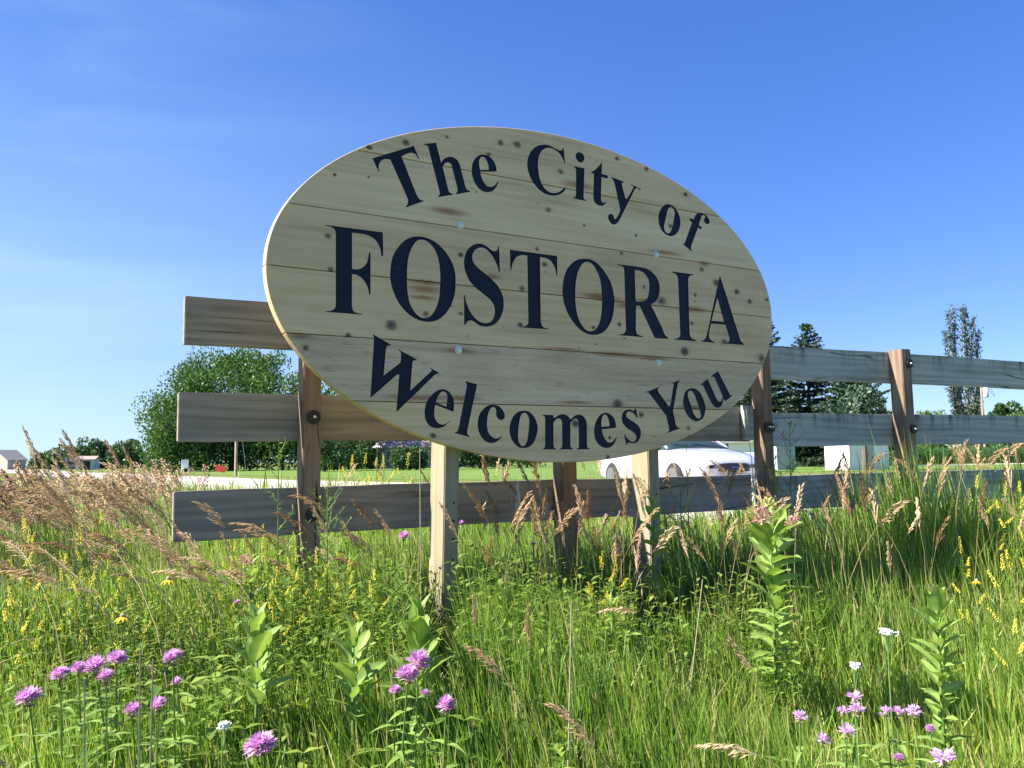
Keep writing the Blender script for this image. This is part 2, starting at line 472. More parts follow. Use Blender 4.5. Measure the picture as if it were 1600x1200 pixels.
# ------------------------------------------------------------------ the sign
GLYPHS = [
    ('T', [[(-8703,4555,1),(-6987,5359,1),(-6764,4863,1),(-6805,4856,1),(-6893,4995),(-7036,5060),(-7223,5017),(-7510,4838,1),(-6907,3466,1),(-6799,3290),(-6704,3231),(-6584,3229,1),(-6584,3191,1),(-7322,2840,1),(-7342,2869,1),(-7264,2982),(-7247,3143),(-7313,3308,1),(-7976,4629,1),(-8189,4613),(-8353,4515),(-8441,4359),(-8450,4216),(-8428,4078,1),(-8460,4070,1)]]),
    ('T', [[(-2686,1711,1),(-339,1714,1),(-333,879,1),(-387,866,1),(-462,1178),(-680,1467),(-962,1557),(-1212,1556,1),(-1221,-1190,1),(-1164,-1356),(-1026,-1442),(-845,-1453,1),(-846,-1498,1),(-2151,-1502,1),(-2150,-1468,1),(-1975,-1429),(-1855,-1320),(-1832,-1100,1),(-1840,1561,1),(-2115,1547),(-2390,1414),(-2549,1160),(-2639,864,1),(-2677,860,1)]]),
    ('h', [[(-6561,5509,1),(-6030,5663,1),(-5807,4876,1),(-5700,5043),(-5503,5166),(-5288,5197),(-5073,5102),(-4966,4922,1),(-4738,4113,1),(-4667,3958),(-4510,3926,1),(-4511,3889,1),(-5151,3692,1),(-5158,3724,1),(-5085,3844),(-5102,3989,1),(-5310,4714,1),(-5363,4887),(-5487,4948),(-5648,4871),(-5738,4708,1),(-5514,3876,1),(-5444,3723),(-5309,3688,1),(-5302,3649,1),(-5948,3457,1),(-5961,3487,1),(-5877,3591),(-5904,3733,1),(-6347,5320,1),(-6399,5458),(-6554,5478,1)]]),
    ('e', [[(-3264,4940,1),(-3291,5157),(-3421,5390),(-3646,5538),(-3947,5545),(-4210,5387),(-4379,5139),(-4430,4863),(-4404,4566),(-4260,4255),(-4022,4042),(-3724,3997),(-3459,4095),(-3266,4328),(-3179,4529,1),(-3205,4549,1),(-3341,4361),(-3532,4253),(-3720,4257),(-3887,4415),(-3996,4633),(-4038,4808,1)],[(-4037,4879,1),(-3635,4956,1),(-3670,5177),(-3780,5395),(-3929,5460),(-4042,5366),(-4089,5190),(-4076,5023)]]),
    ('e', [[(-5353,-5052,1),(-5322,-4814),(-5348,-4588),(-5430,-4390),(-5582,-4244),(-5776,-4179),(-5996,-4218),(-6270,-4400),(-6475,-4652),(-6571,-4913),(-6586,-5158),(-6533,-5403),(-6386,-5598),(-6170,-5690),(-5952,-5688),(-5759,-5623),(-5593,-5492),(-5509,-5429,1),(-5531,-5404,1),(-5662,-5505),(-5841,-5556),(-6005,-5496),(-6141,-5337),(-6180,-5128),(-6165,-4954),(-6131,-4793,1)],[(-6104,-4705,1),(-6053,-4531),(-5942,-4354),(-5818,-4270),(-5694,-4297),(-5617,-4420),(-5627,-4670),(-5665,-4850,1)]]),
    ('e', [[(2612,-5623,1),(2590,-5413),(2492,-5189),(2287,-5024),(2045,-4966),(1800,-5045),(1588,-5256),(1461,-5507),(1409,-5783),(1445,-6058),(1591,-6306),(1827,-6459),(2067,-6502),(2312,-6447),(2528,-6253),(2642,-6015,1),(2614,-6001,1),(2497,-6141),(2318,-6258),(2127,-6238),(1960,-6058),(1862,-5864),(1826,-5698,1)],[(1819,-5587,1),(2253,-5550,1),(2225,-5333),(2144,-5138),(2008,-5042),(1884,-5142),(1819,-5337)]]),
    ('C', [[(79,6556,1),(121,6571,1),(189,5875,1),(155,5869,1),(27,6134),(-260,6369),(-611,6437),(-943,6299),(-1131,6053),(-1219,5721),(-1214,5370),(-1152,5030),(-997,4704),(-736,4499),(-449,4465),(-135,4574),(99,4763),(184,4819,1),(191,4742,1),(10,4543),(-285,4384),(-575,4340),(-943,4379),(-1303,4586),(-1578,4891),(-1724,5215),(-1766,5521),(-1679,5903),(-1451,6242),(-1164,6443),(-877,6534),(-609,6545),(-321,6465),(-71,6410),(22,6445,1)]]),
    ('i', [[(633,5844,1),(1214,5833,1),(1137,4571,1),(1155,4447),(1261,4391,1),(1260,4358,1),(588,4388,1),(589,4424,1),(705,4488),(730,4599,1),(757,5666,1),(717,5775),(633,5807,1)],[(951,6526),(1145,6477),(1227,6309),(1158,6151),(1026,6066),(855,6117),(752,6280),(799,6440)]]),
    ('t', [[(2162,6263,1),(2189,6268,1),(2164,5736,1),(2513,5720,1),(2490,5580,1),(2142,5585,1),(2090,4715,1),(2110,4499),(2205,4421),(2295,4460),(2355,4506,1),(2376,4479,1),(2270,4347),(2112,4272),(1891,4284),(1719,4404),(1665,4651,1),(1725,5682,1),(1558,5672,1),(1559,5705,1),(1805,5878),(2010,6078)]]),
    ('y', [[(2692,5694,1),(3408,5575,1),(3397,5536,1),(3300,5502),(3297,5401,1),(3474,4794,1),(3600,4850,1),(3968,5413,1),(3922,5451),(3784,5478,1),(3794,5517,1),(4194,5448,1),(4178,5408,1),(4044,5338,1),(3154,3839,1),(3035,3668),(2849,3521),(2669,3516),(2516,3642),(2453,3779),(2479,3893),(2593,3971),(2727,3946),(2801,3864),(2812,3777),(2903,3805),(3045,3990),(3167,4229,1),(2905,5283,1),(2822,5530),(2691,5664,1)]]),
    ('o', [[(5960,4908),(6216,4905),(6449,4793),(6639,4572),(6747,4277),(6725,3964),(6581,3667),(6354,3469),(6114,3392),(5841,3434),(5613,3573),(5430,3854),(5397,4184),(5474,4470),(5639,4707),(5820,4857)],[(6212,4815),(6347,4732),(6408,4571),(6371,4349),(6255,3933),(6145,3657),(6041,3536),(5942,3508),(5808,3568),(5725,3740),(5765,3959),(5877,4312),(5988,4635),(6092,4773)]]),
    ('o', [[(-2110,-4951),(-1894,-4982),(-1679,-5137),(-1527,-5373),(-1464,-5637),(-1523,-5955),(-1670,-6245),(-1859,-6415),(-2138,-6484),(-2412,-6438),(-2622,-6269),(-2769,-6035),(-2824,-5751),(-2774,-5465),(-2618,-5177),(-2387,-5003)],[(-2096,-5038),(-1958,-5115),(-1878,-5298),(-1879,-5509),(-1926,-5851),(-1994,-6192),(-2105,-6361),(-2213,-6400),(-2334,-6321),(-2413,-6139),(-2410,-5826),(-2365,-5487),(-2299,-5225),(-2204,-5079)]]),
    ('o', [[(7076,-3739),(7355,-3769),(7628,-3948),(7817,-4246),(7923,-4576),(7889,-4879),(7756,-5122),(7528,-5245),(7286,-5284),(7011,-5191),(6763,-4986),(6599,-4692),(6542,-4366),(6627,-4036),(6794,-3837)],[(7051,-3859),(7224,-3990),(7371,-4287),(7515,-4644),(7614,-4944),(7595,-5094),(7452,-5150),(7295,-5068),(7145,-4861),(7002,-4505),(6859,-4149),(6859,-3970),(6930,-3884)]]),
    ('f', [[(7603,4400,1),(7380,4432,1),(7306,4338,1),(7493,4238,1),(7003,3225,1),(6938,3131),(6818,3141,1),(6817,3110,1),(7409,2818,1),(7419,2847,1),(7367,2959),(7402,3118,1),(7866,4036,1),(8057,3967,1),(8115,4069,1),(7921,4169,1),(8084,4554),(8194,4689),(8318,4681),(8348,4606),(8267,4468),(8303,4347),(8446,4287),(8595,4338),(8634,4455),(8546,4617),(8364,4751),(8116,4795),(7865,4744),(7715,4613)]]),
    ('F', [[(-10538,1723,1),(-8289,1727,1),(-8274,816,1),(-8345,808,1),(-8419,1138),(-8596,1395),(-8883,1537),(-9199,1565),(-9512,1561,1),(-9508,183,1),(-9259,203),(-9055,316),(-8914,529),(-8841,889,1),(-8787,895,1),(-8779,-706,1),(-8833,-717,1),(-8912,-414),(-9102,-144),(-9321,-15),(-9508,26,1),(-9504,-1220,1),(-9442,-1394),(-9271,-1456),(-9125,-1460,1),(-9131,-1499,1),(-10490,-1500,1),(-10490,-1468,1),(-10296,-1438),(-10145,-1317),(-10125,-1122,1),(-10137,1385,1),(-10174,1576),(-10311,1663),(-10529,1688,1)]]),
    ('O', [[(-6813,1757),(-6438,1741),(-6024,1583),(-5642,1275),(-5380,917),(-5241,544),(-5210,128),(-5250,-359),(-5413,-822),(-5662,-1193),(-6011,-1473),(-6423,-1575),(-6863,-1519),(-7263,-1316),(-7625,-958),(-7869,-501),(-7983,-49),(-7982,384),(-7900,796),(-7702,1177),(-7386,1528),(-7101,1690)],[(-6661,1640),(-6438,1597),(-6198,1418),(-6027,1134),(-5925,761),(-5884,286),(-5898,-194),(-5953,-645),(-6111,-1070),(-6319,-1338),(-6558,-1434),(-6795,-1390),(-7029,-1174),(-7194,-876),(-7276,-478),(-7301,49),(-7272,678),(-7170,1098),(-7001,1433),(-6831,1596)]]),
    ('O', [[(1125,1755),(1513,1744),(1899,1553),(2284,1179),(2538,771),(2677,243),(2677,-190),(2557,-739),(2300,-1186),(1941,-1477),(1505,-1583),(1036,-1518),(661,-1299),(253,-876),(16,-409),(-89,34),(-65,523),(93,1062),(352,1405),(696,1654)],[(1250,1633),(1508,1565),(1760,1269),(1924,892),(1990,468),(2005,-67),(1954,-606),(1823,-1042),(1598,-1341),(1294,-1431),(1041,-1343),(794,-1045),(636,-638),(575,-83),(605,587),(723,1091),(946,1469),(1121,1601)]]),
    ('S', [[(-3246,1786,1),(-3197,1792,1),(-3175,725,1),(-3224,720,1),(-3314,1010),(-3535,1369),(-3793,1588),(-4052,1640),(-4311,1511),(-4442,1282),(-4426,1054),(-4264,842),(-3917,615),(-3512,342),(-3215,55),(-3050,-262),(-3010,-591),(-3080,-961),(-3273,-1306),(-3538,-1505),(-3835,-1585),(-4165,-1549),(-4436,-1406),(-4599,-1392),(-4726,-1475),(-4799,-1584,1),(-4845,-1587,1),(-4840,-387,1),(-4797,-383,1),(-4735,-669),(-4559,-1043),(-4308,-1300),(-4017,-1434),(-3759,-1429),(-3554,-1293),(-3446,-1055),(-3453,-759),(-3598,-508),(-3929,-274),(-4293,-45),(-4563,190),(-4741,498),(-4827,815),(-4806,1143),(-4658,1487),(-4419,1696),(-4124,1797),(-3828,1750),(-3569,1598),(-3382,1570),(-3275,1649,1)]]),
    ('R', [[(2926,1711,1),(4350,1705),(4817,1605),(5188,1324),(5327,963),(5314,624),(5147,273),(4781,20,1),(5432,-1009,1),(5564,-1298),(5775,-1452,1),(5758,-1498,1),(4960,-1510,1),(4716,-1094,1),(4123,-72,1),(3914,-96,1),(3869,-1115,1),(3916,-1349),(4051,-1431),(4272,-1461,1),(4257,-1510,1),(2948,-1502,1),(2949,-1466,1),(3162,-1416),(3293,-1263),(3299,-1082,1),(3289,1465,1),(3217,1622),(2925,1671,1)],[(3893,1546,1),(4158,1548),(4480,1421),(4683,1162),(4717,831),(4631,415),(4482,198),(4199,119),(3898,101,1)]]),
    ('I', [[(6109,1713,1),(7446,1704,1),(7434,1664,1),(7213,1603),(7105,1439,1),(7092,-1124,1),(7183,-1346),(7490,-1461,1),(7488,-1506,1),(6147,-1504,1),(6148,-1467,1),(6361,-1416),(6500,-1276),(6508,-1086,1),(6479,1377,1),(6389,1577),(6122,1664,1)]]),
    ('A', [[(9145,1766,1),(9203,1772,1),(10281,-956,1),(10425,-1303),(10635,-1457,1),(10622,-1501,1),(9393,-1502,1),(9395,-1463,1),(9612,-1391),(9674,-1231,1),(9430,-580,1),(8494,-587,1),(8344,-1004,1),(8355,-1312),(8670,-1467,1),(8668,-1506,1),(7823,-1498,1),(7825,-1459,1),(8044,-1369),(8182,-1168,1)],[(8949,697,1),(9341,-437,1),(8527,-441,1)]]),
    ('W', [[(-8690,-2197,1),(-7970,-2556,1),(-7970,-2587,1),(-8116,-2616),(-8170,-2756,1),(-8261,-3742,1),(-7572,-3212,1),(-7558,-2891,1),(-7580,-2809),(-7662,-2758,1),(-7662,-2719,1),(-6897,-3072,1),(-6910,-3110,1),(-7020,-3109),(-7087,-3189,1),(-7184,-4281,1),(-6299,-3495,1),(-6281,-3432),(-6356,-3388,1),(-6356,-3357,1),(-5964,-3544,1),(-5974,-3575,1),(-6112,-3603,1),(-7732,-5088,1),(-7749,-5068,1),(-7632,-3687,1),(-7713,-3675,1),(-8745,-4565,1),(-8783,-4557,1),(-8642,-2360,1),(-8658,-2270),(-8696,-2222,1)]]),
    ('l', [[(-4824,-3823,1),(-4289,-3937,1),(-4754,-5786,1),(-4742,-5912),(-4657,-6012,1),(-4672,-6032,1),(-5318,-5876,1),(-5318,-5856,1),(-5192,-5813),(-5120,-5638,1),(-4756,-4042,1),(-4763,-3928),(-4825,-3846,1)]]),
    ('c', [[(-3187,-5971,1),(-3164,-5997,1),(-3308,-6139),(-3517,-6254),(-3752,-6266),(-3984,-6164),(-4169,-5961),(-4273,-5682),(-4278,-5403),(-4188,-5122),(-3996,-4902),(-3775,-4769),(-3554,-4739),(-3318,-4786),(-3141,-4925),(-3039,-5105),(-3041,-5234),(-3132,-5339),(-3267,-5341),(-3384,-5265),(-3435,-5111),(-3433,-4956),(-3482,-4859),(-3585,-4830),(-3704,-4909),(-3794,-5091),(-3848,-5347),(-3860,-5603),(-3804,-5832),(-3660,-6011),(-3485,-6087),(-3337,-6074)]]),
    ('m', [[(-1232,-5104,1),(-672,-5109,1),(-667,-5216,1),(-571,-5202),(-407,-5105),(-211,-5062),(-16,-5100),(145,-5219),(183,-5281,1),(277,-5218),(445,-5107),(646,-5076),(845,-5128),(992,-5291),(1037,-5510,1),(1021,-6332,1),(1044,-6469),(1160,-6524,1),(1160,-6557,1),(474,-6553,1),(482,-6520,1),(576,-6480),(595,-6358,1),(609,-5459,1),(557,-5296),(442,-5248),(291,-5326),(180,-5423,1),(157,-6329,1),(180,-6451),(287,-6519,1),(286,-6551,1),(-369,-6547,1),(-369,-6515,1),(-293,-6475),(-258,-6355,1),(-247,-5467,1),(-282,-5306),(-410,-5248),(-557,-5309),(-679,-5431,1),(-699,-6327,1),(-670,-6460),(-568,-6509,1),(-569,-6546,1),(-1237,-6542,1),(-1230,-6510,1),(-1141,-6471),(-1113,-6325,1),(-1091,-5315,1),(-1114,-5182),(-1233,-5131,1)]]),
    ('s', [[(3693,-4760,1),(3751,-4759,1),(3834,-5192,1),(3787,-5193,1),(3659,-5018),(3463,-4907),(3283,-4910),(3190,-4996),(3204,-5124),(3379,-5249),(3664,-5388),(3877,-5543),(3986,-5742),(3971,-5971),(3854,-6170),(3669,-6284),(3487,-6306),(3309,-6269),(3218,-6297),(3180,-6375,1),(3137,-6375,1),(3042,-5902,1),(3078,-5902,1),(3208,-6071),(3418,-6212),(3580,-6227),(3711,-6113),(3698,-5957),(3541,-5801),(3258,-5661),(3049,-5493),(2947,-5325),(2936,-5127),(3032,-4928),(3214,-4826),(3431,-4802),(3574,-4848),(3654,-4846,1)]]),
    ('Y', [[(4307,-4007,1),(5095,-3756,1),(5124,-3784,1),(5034,-3860),(5050,-3948,1),(5651,-4607,1),(5748,-4590,1),(6001,-3609,1),(5984,-3550),(5867,-3575,1),(5860,-3549,1),(6360,-3388,1),(6387,-3417,1),(6256,-3541,1),(5912,-4822,1),(6060,-5438,1),(6151,-5570),(6317,-5589,1),(6316,-5622,1),(5525,-5845,1),(5507,-5816,1),(5624,-5749),(5648,-5617,1),(5492,-5049,1),(5208,-4747,1),(4539,-4064,1),(4448,-4014),(4317,-4041,1)]]),
    ('u', [[(7655,-3554,1),(8108,-3271,1),(8147,-3309,1),(8641,-4165,1),(8759,-4300),(8883,-4327),(9012,-4248),(9063,-4062,1),(8642,-3307,1),(8566,-3171),(8360,-3155,1),(8353,-3127,1),(8822,-2860,1),(9493,-3896,1),(9573,-4002),(9701,-3989,1),(9699,-4021,1),(9240,-4298,1),(9099,-4184,1),(9046,-4400),(8913,-4557),(8702,-4622),(8498,-4565),(8340,-4416),(8205,-4236,1),(7826,-3609,1),(7768,-3556),(7665,-3584,1)]]),
]
KNOTS = [(-1.019, 0.367, 0.0092), (-0.886, 0.379, 0.0071), (-0.733, 0.542, 0.0145), (-0.555, 0.599, 0.0100), (-0.306, 0.621, 0.0142), (-0.225, 0.628, 0.0183), (-0.363, 0.561, 0.0128), (-0.884, 0.496, 0.0142), (-1.044, 0.133, 0.0115), (-0.497, 0.124, 0.0151), (-1.032, 0.008, 0.0115), (-0.652, -0.128, 0.0147), (-0.499, -0.114, 0.0126), (-0.211, 0.013, 0.0157), (-0.006, 0.548, 0.0135), (-0.073, 0.369, 0.0134), (0.114, 0.325, 0.0110), (0.404, 0.316, 0.0086), (0.305, 0.660, 0.0113), (0.476, 0.641, 0.0145), (0.712, 0.555, 0.0134), (0.430, 0.539, 0.0086), (0.611, 0.388, 0.0118), (-0.135, 0.190, 0.0106), (-0.098, 0.128, 0.0107), (-0.092, 0.096, 0.0053), (0.316, 0.223, 0.0141), (0.799, 0.200, 0.0151), (0.440, 0.082, 0.0115), (0.752, 0.072, 0.0135), (0.544, 0.026, 0.0204), (0.892, 0.144, 0.0183), (1.027, 0.112, 0.0155), (1.113, 0.071, 0.0157), (1.236, 0.092, 0.0128), (-1.123, -0.286, 0.0181), (-0.796, -0.181, 0.0216), (-0.223, -0.141, 0.0157), (-0.965, -0.231, 0.0116), (-0.623, -0.598, 0.0123), (0.150, -0.126, 0.0138), (0.295, -0.102, 0.0141), (0.725, -0.066, 0.0105), (0.932, -0.142, 0.0154), (0.675, -0.202, 0.0238), (1.182, -0.210, 0.0253), (0.044, -0.546, 0.0163), (0.225, -0.606, 0.0126), (0.682, -0.561, 0.0119), (0.404, -0.503, 0.0172), (0.272, -0.459, 0.0225), (0.212, -0.689, 0.0139), (-0.468, -0.202, 0.0050), (-0.421, 0.393, 0.0051), (0.072, -0.218, 0.0041), (0.161, -0.199, 0.0055), (0.321, -0.164, 0.0057), (0.746, 0.040, 0.0060), (-0.124, 0.391, 0.0040), (-0.541, -0.087, 0.0037), (0.678, -0.597, 0.0059), (0.478, -0.600, 0.0043)]
STAINS = [(-0.652, -0.002, 0.0959, 0.0123), (-0.652, -0.030, 0.1015, 0.0221), (-0.666, -0.064, 0.0844, 0.0122), (0.164, 0.017, 0.0956, 0.0166), (0.216, 0.010, 0.1284, 0.0223), (0.341, -0.014, 0.0980, 0.0199), (0.453, 0.018, 0.0829, 0.0144), (0.745, 0.003, 0.1034, 0.0180), (0.816, 0.230, 0.0487, 0.0182), (-0.509, -0.263, 0.0894, 0.0176), (-0.011, -0.228, 0.1554, 0.0081), (0.262, -0.239, 0.1938, 0.0169), (0.481, -0.245, 0.1331, 0.0145), (-0.694, -0.453, 0.1680, 0.0146), (-0.502, -0.450, 0.1155, 0.0151), (0.049, -0.456, 0.1254, 0.0109), (0.704, -0.465, 0.1029, 0.0149), (-0.351, 0.050, 0.0591, 0.0154), (0.091, 0.501, 0.1261, 0.0219), (-0.552, 0.294, 0.1146, 0.0199), (-1.141, -0.244, 0.0520, 0.0136), (0.577, 0.256, 0.1349, 0.0147)]
BOLTS = [(-0.498, 0.244), (-0.512, -0.261), (0.518, 0.24), (0.514, -0.264)]
SEAMS = [0.4771, 0.2352, 0.0015, -0.2356, -0.4713]
SIGN_TH = 0.042
dark_seam = plain('dark seam blocker', (0.05, 0.04, 0.03), rough=0.9)
A_, B_ = 1.2677, 0.709
EDGES = [B_] + SEAMS + [-B_]
navy = wood('navy sign paint', (0.0014, 0.0048, 0.015), (0.0022, 0.0072, 0.022), (0.0048, 0.012, 0.030), 'X', 70.0, rough=0.55, bump=0.35, wave=0.02)
_b = navy.node_tree.nodes['Principled BSDF']; _l = navy.node_tree.links
_tc = N(navy.node_tree, 'ShaderNodeTexCoord'); _n = N(navy.node_tree, 'ShaderNodeTexNoise', i_Scale=90.0, i_Detail=2.0); _l.new(_tc.outputs['Object'], _n.inputs['Vector'])
_m = N(navy.node_tree, 'ShaderNodeMapRange'); _m.inputs['From Min'].default_value = 0.76; _m.inputs['From Max'].default_value = 0.80; _l.new(_n.outputs[0], _m.inputs['Value'])
_x = N(navy.node_tree, 'ShaderNodeMix', data_type='RGBA'); _l.new(_m.outputs[0], _x.inputs['Factor']); _l.new(_b.inputs['Base Color'].links[0].from_socket, _x.inputs[6])
_x.inputs[7].default_value = (0.18, 0.18, 0.17, 1); _l.new(_x.outputs[2], _b.inputs['Base Color'])

def plank_material(i, dark, mid, light, knots, stains, streaky):
    m = wood('pine plank %d' % i, dark, mid, light, 'X', 60.0, rough=0.6, seed=i * 3.1, bump=0.12, wave=0.025)
    nt = m.node_tree; L = nt.links; b = nt.nodes['Principled BSDF']
    col = b.inputs['Base Color'].links[0].from_socket
    tcn = N(nt, 'ShaderNodeTexCoord')
    nn = N(nt, 'ShaderNodeTexNoise', i_Scale=48.0, i_Detail=5.0, i_Roughness=0.65)
    L.new(tcn.outputs['Object'], nn.inputs['Vector'])
    ds = N(nt, 'ShaderNodeVectorMath', operation='MULTIPLY_ADD'); L.new(nn.outputs['Color'], ds.inputs[0])
    ds.inputs[1].default_value = (0.016, 0, 0.013); L.new(tcn.outputs['Object'], ds.inputs[2])
    def mask(cx, cz, rx, rz, lo, hi):
        s = N(nt, 'ShaderNodeVectorMath', operation='SUBTRACT'); L.new(ds.outputs[0], s.inputs[0]); s.inputs[1].default_value = (cx + 0.008, 0, cz + 0.0065)
        k = N(nt, 'ShaderNodeVectorMath', operation='MULTIPLY'); L.new(s.outputs[0], k.inputs[0]); k.inputs[1].default_value = (1 / rx, 0, 1 / rz)
        ln = N(nt, 'ShaderNodeVectorMath', operation='LENGTH'); L.new(k.outputs[0], ln.inputs[0])
        mrn = N(nt, 'ShaderNodeMapRange', interpolation_type='SMOOTHSTEP')
        mrn.inputs['From Min'].default_value = lo; mrn.inputs['From Max'].default_value = hi
        mrn.inputs['To Min'].default_value = 1; mrn.inputs['To Max'].default_value = 0
        L.new(ln.outputs['Value'], mrn.inputs['Value'])
        return mrn.outputs[0]
    def blend(fac, c, strength):
        nonlocal col
        k = N(nt, 'ShaderNodeMath', operation='MULTIPLY'); L.new(fac, k.inputs[0]); k.inputs[1].default_value = strength
        mx = N(nt, 'ShaderNodeMix', data_type='RGBA'); L.new(k.outputs[0], mx.inputs['Factor']); L.new(col, mx.inputs[6]); mx.inputs[7].default_value = (*c, 1)
        col = mx.outputs[2]
    if streaky:                                    # short dark flecks along the grain
        mpn = N(nt, 'ShaderNodeMapping'); mpn.inputs['Scale'].default_value = (13, 13, 120); L.new(tcn.outputs['Object'], mpn.inputs[0])
        n = N(nt, 'ShaderNodeTexNoise', i_Scale=1.0, i_Detail=2.0); L.new(mpn.outputs[0], n.inputs['Vector'])
        mrn = N(nt, 'ShaderNodeMapRange'); mrn.inputs['From Min'].default_value = 0.6; mrn.inputs['From Max'].default_value = 0.72; L.new(n.outputs[0], mrn.inputs['Value'])
        blend(mrn.outputs[0], (0.2, 0.17, 0.12), streaky)
    for (cx, cz, rx, rz) in stains:
        blend(mask(cx, cz, rx, rz, 0.1, 1.15), (0.25, 0.105, 0.042), 0.8)
    rk = random.Random(i)
    for (cx, cz, r) in knots:
        r *= rk.uniform(0.6, 0.98)
        rx = r * rk.uniform(1.0, 1.35)
        blend(mask(cx, cz, rx * 2.8, r * 1.5, 0.2, 1.0), (0.27, 0.2, 0.13), 0.28)
        blend(mask(cx, cz, rx, r * 1.05, 0.72, 1.18), (0.13, 0.09, 0.07), rk.uniform(0.55, 0.95)); blend(mask(cx, cz, rx * 0.6, r * 0.6, 0.3, 1.0), (0.03, 0.024, 0.02), 0.75)
    L.new(col, b.inputs['Base Color'])
    return m

def flatten(pts, n=5):
    """smooth curve through the points; points marked 1 stay corners"""
    out = []
    K = len(pts)
    P = [Vector((p[0] * 1e-4, p[1] * 1e-4)) for p in pts]
    cor = [len(p) > 2 for p in pts]
    for i in range(K):
        a, b = P[i], P[(i + 1) % K]
        out.append(a)
        if cor[i] and cor[(i + 1) % K]:
            continue
        p0 = a - (b - a) if cor[i] else P[i - 1]
        p3 = b + (b - a) if cor[(i + 1) % K] else P[(i + 2) % K]
        l = (b - a).length
        m0 = (b - p0); m1 = (p3 - a)
        m0 = m0.normalized() * l if m0.length > 1e-9 else m0
        m1 = m1.normalized() * l if m1.length > 1e-9 else m1
        if cor[i]: m0 = (b - a) * 2 - m1 * 1.0 if False else (b - a)
        if cor[(i + 1) % K]: m1 = (b - a)
        for q in range(1, n):
            t = q / n
            h00 = 2 * t ** 3 - 3 * t ** 2 + 1; h10 = t ** 3 - 2 * t ** 2 + t; h01 = -2 * t ** 3 + 3 * t ** 2; h11 = t ** 3 - t ** 2
            out.append(a * h00 + m0 * h10 + b * h01 + m1 * h11)
    return out

def area(c):
    return 0.5 * sum(c[i - 1].x * c[i].y - c[i].x * c[i - 1].y for i in range(len(c)))

def prism(contours, y0, y1):
    """letter outline (first contour outside, others holes or separate pieces) as a solid from depth y0 to y1"""
    outs = []
    big = [c if area(c) > 0 else c[::-1] for c in contours]
    groups = [[big[0]]]
    for c in big[1:]:
        p = c[0]; inside = False; o = big[0]
        for i in range(len(o)):
            a, b = o[i - 1], o[i]
            if (a.y > p.y) != (b.y > p.y) and p.x < (b.x - a.x) * (p.y - a.y) / (b.y - a.y) + a.x: inside = not inside
        if inside: groups[0].append(c[::-1])
        else: groups.append([c])
    vs, fs = [], []
    for gset in groups:
        base = len(vs)
        flat = [p for c in gset for p in c]
        tris = tessellate_polygon([[Vector((p.x, p.y, 0)) for p in c] for c in gset])
        n = len(flat)
        vs += [(p.x, y0, p.y) for p in flat] + [(p.x, y1, p.y) for p in flat]
        for t in tris:
            a, b, c = t
            ar = (flat[b] - flat[a]).cross(flat[c] - flat[a])
            if abs(ar) < 1e-14: pass
            if ar < 0: a, c = c, a
            fs.append((base + a, base + b, base + c)); fs.append((base + n + c, base + n + b, base + n + a))
        k = 0
        for c in gset:
            m = len(c)
            for i in range(m):
                p, q = k + i, k + (i + 1) % m
                fs.append((base + p, base + n + p, base + n + q, base + q))
            k += m
    return vs, fs

sign = empty('welcome_sign', SIGN_C, math.pi / 2 - YAW)
tag(sign, 'large oval pine plank sign reading The City of Fostoria Welcomes You', 'sign')

cut_v, cut_f = [], []
for ch, conts in GLYPHS:
    cs = [flatten(c) for c in conts]
    vs, fs = prism(cs, -0.02, 0.0042)
    b0 = len(cut_v); cut_v += vs; cut_f += [tuple(b0 + i for i in f) for f in fs]
    vs, fs = prism(cs, 0.0030, 0.0041)
    me = bpy.data.meshes.new('letter'); me.from_pydata(vs, [], fs); me.materials.append(navy); me.update()
    bm = bmesh.new(); bm.from_mesh(me); bmesh.ops.recalc_face_normals(bm, faces=bm.faces); bm.to_mesh(me); bm.free()
    obj('letter', me, sign)
cme = bpy.data.meshes.new('cutter'); cme.from_pydata(cut_v, [], cut_f); cme.update()
bm = bmesh.new(); bm.from_mesh(cme); bmesh.ops.recalc_face_normals(bm, faces=bm.faces); bm.to_mesh(cme); bm.free()
cme.materials.append(navy); cme.materials.append(navy)
cme.polygons.foreach_set('material_index', [1] * len(cme.polygons))
cutter = bpy.data.objects.new('cutter', cme)

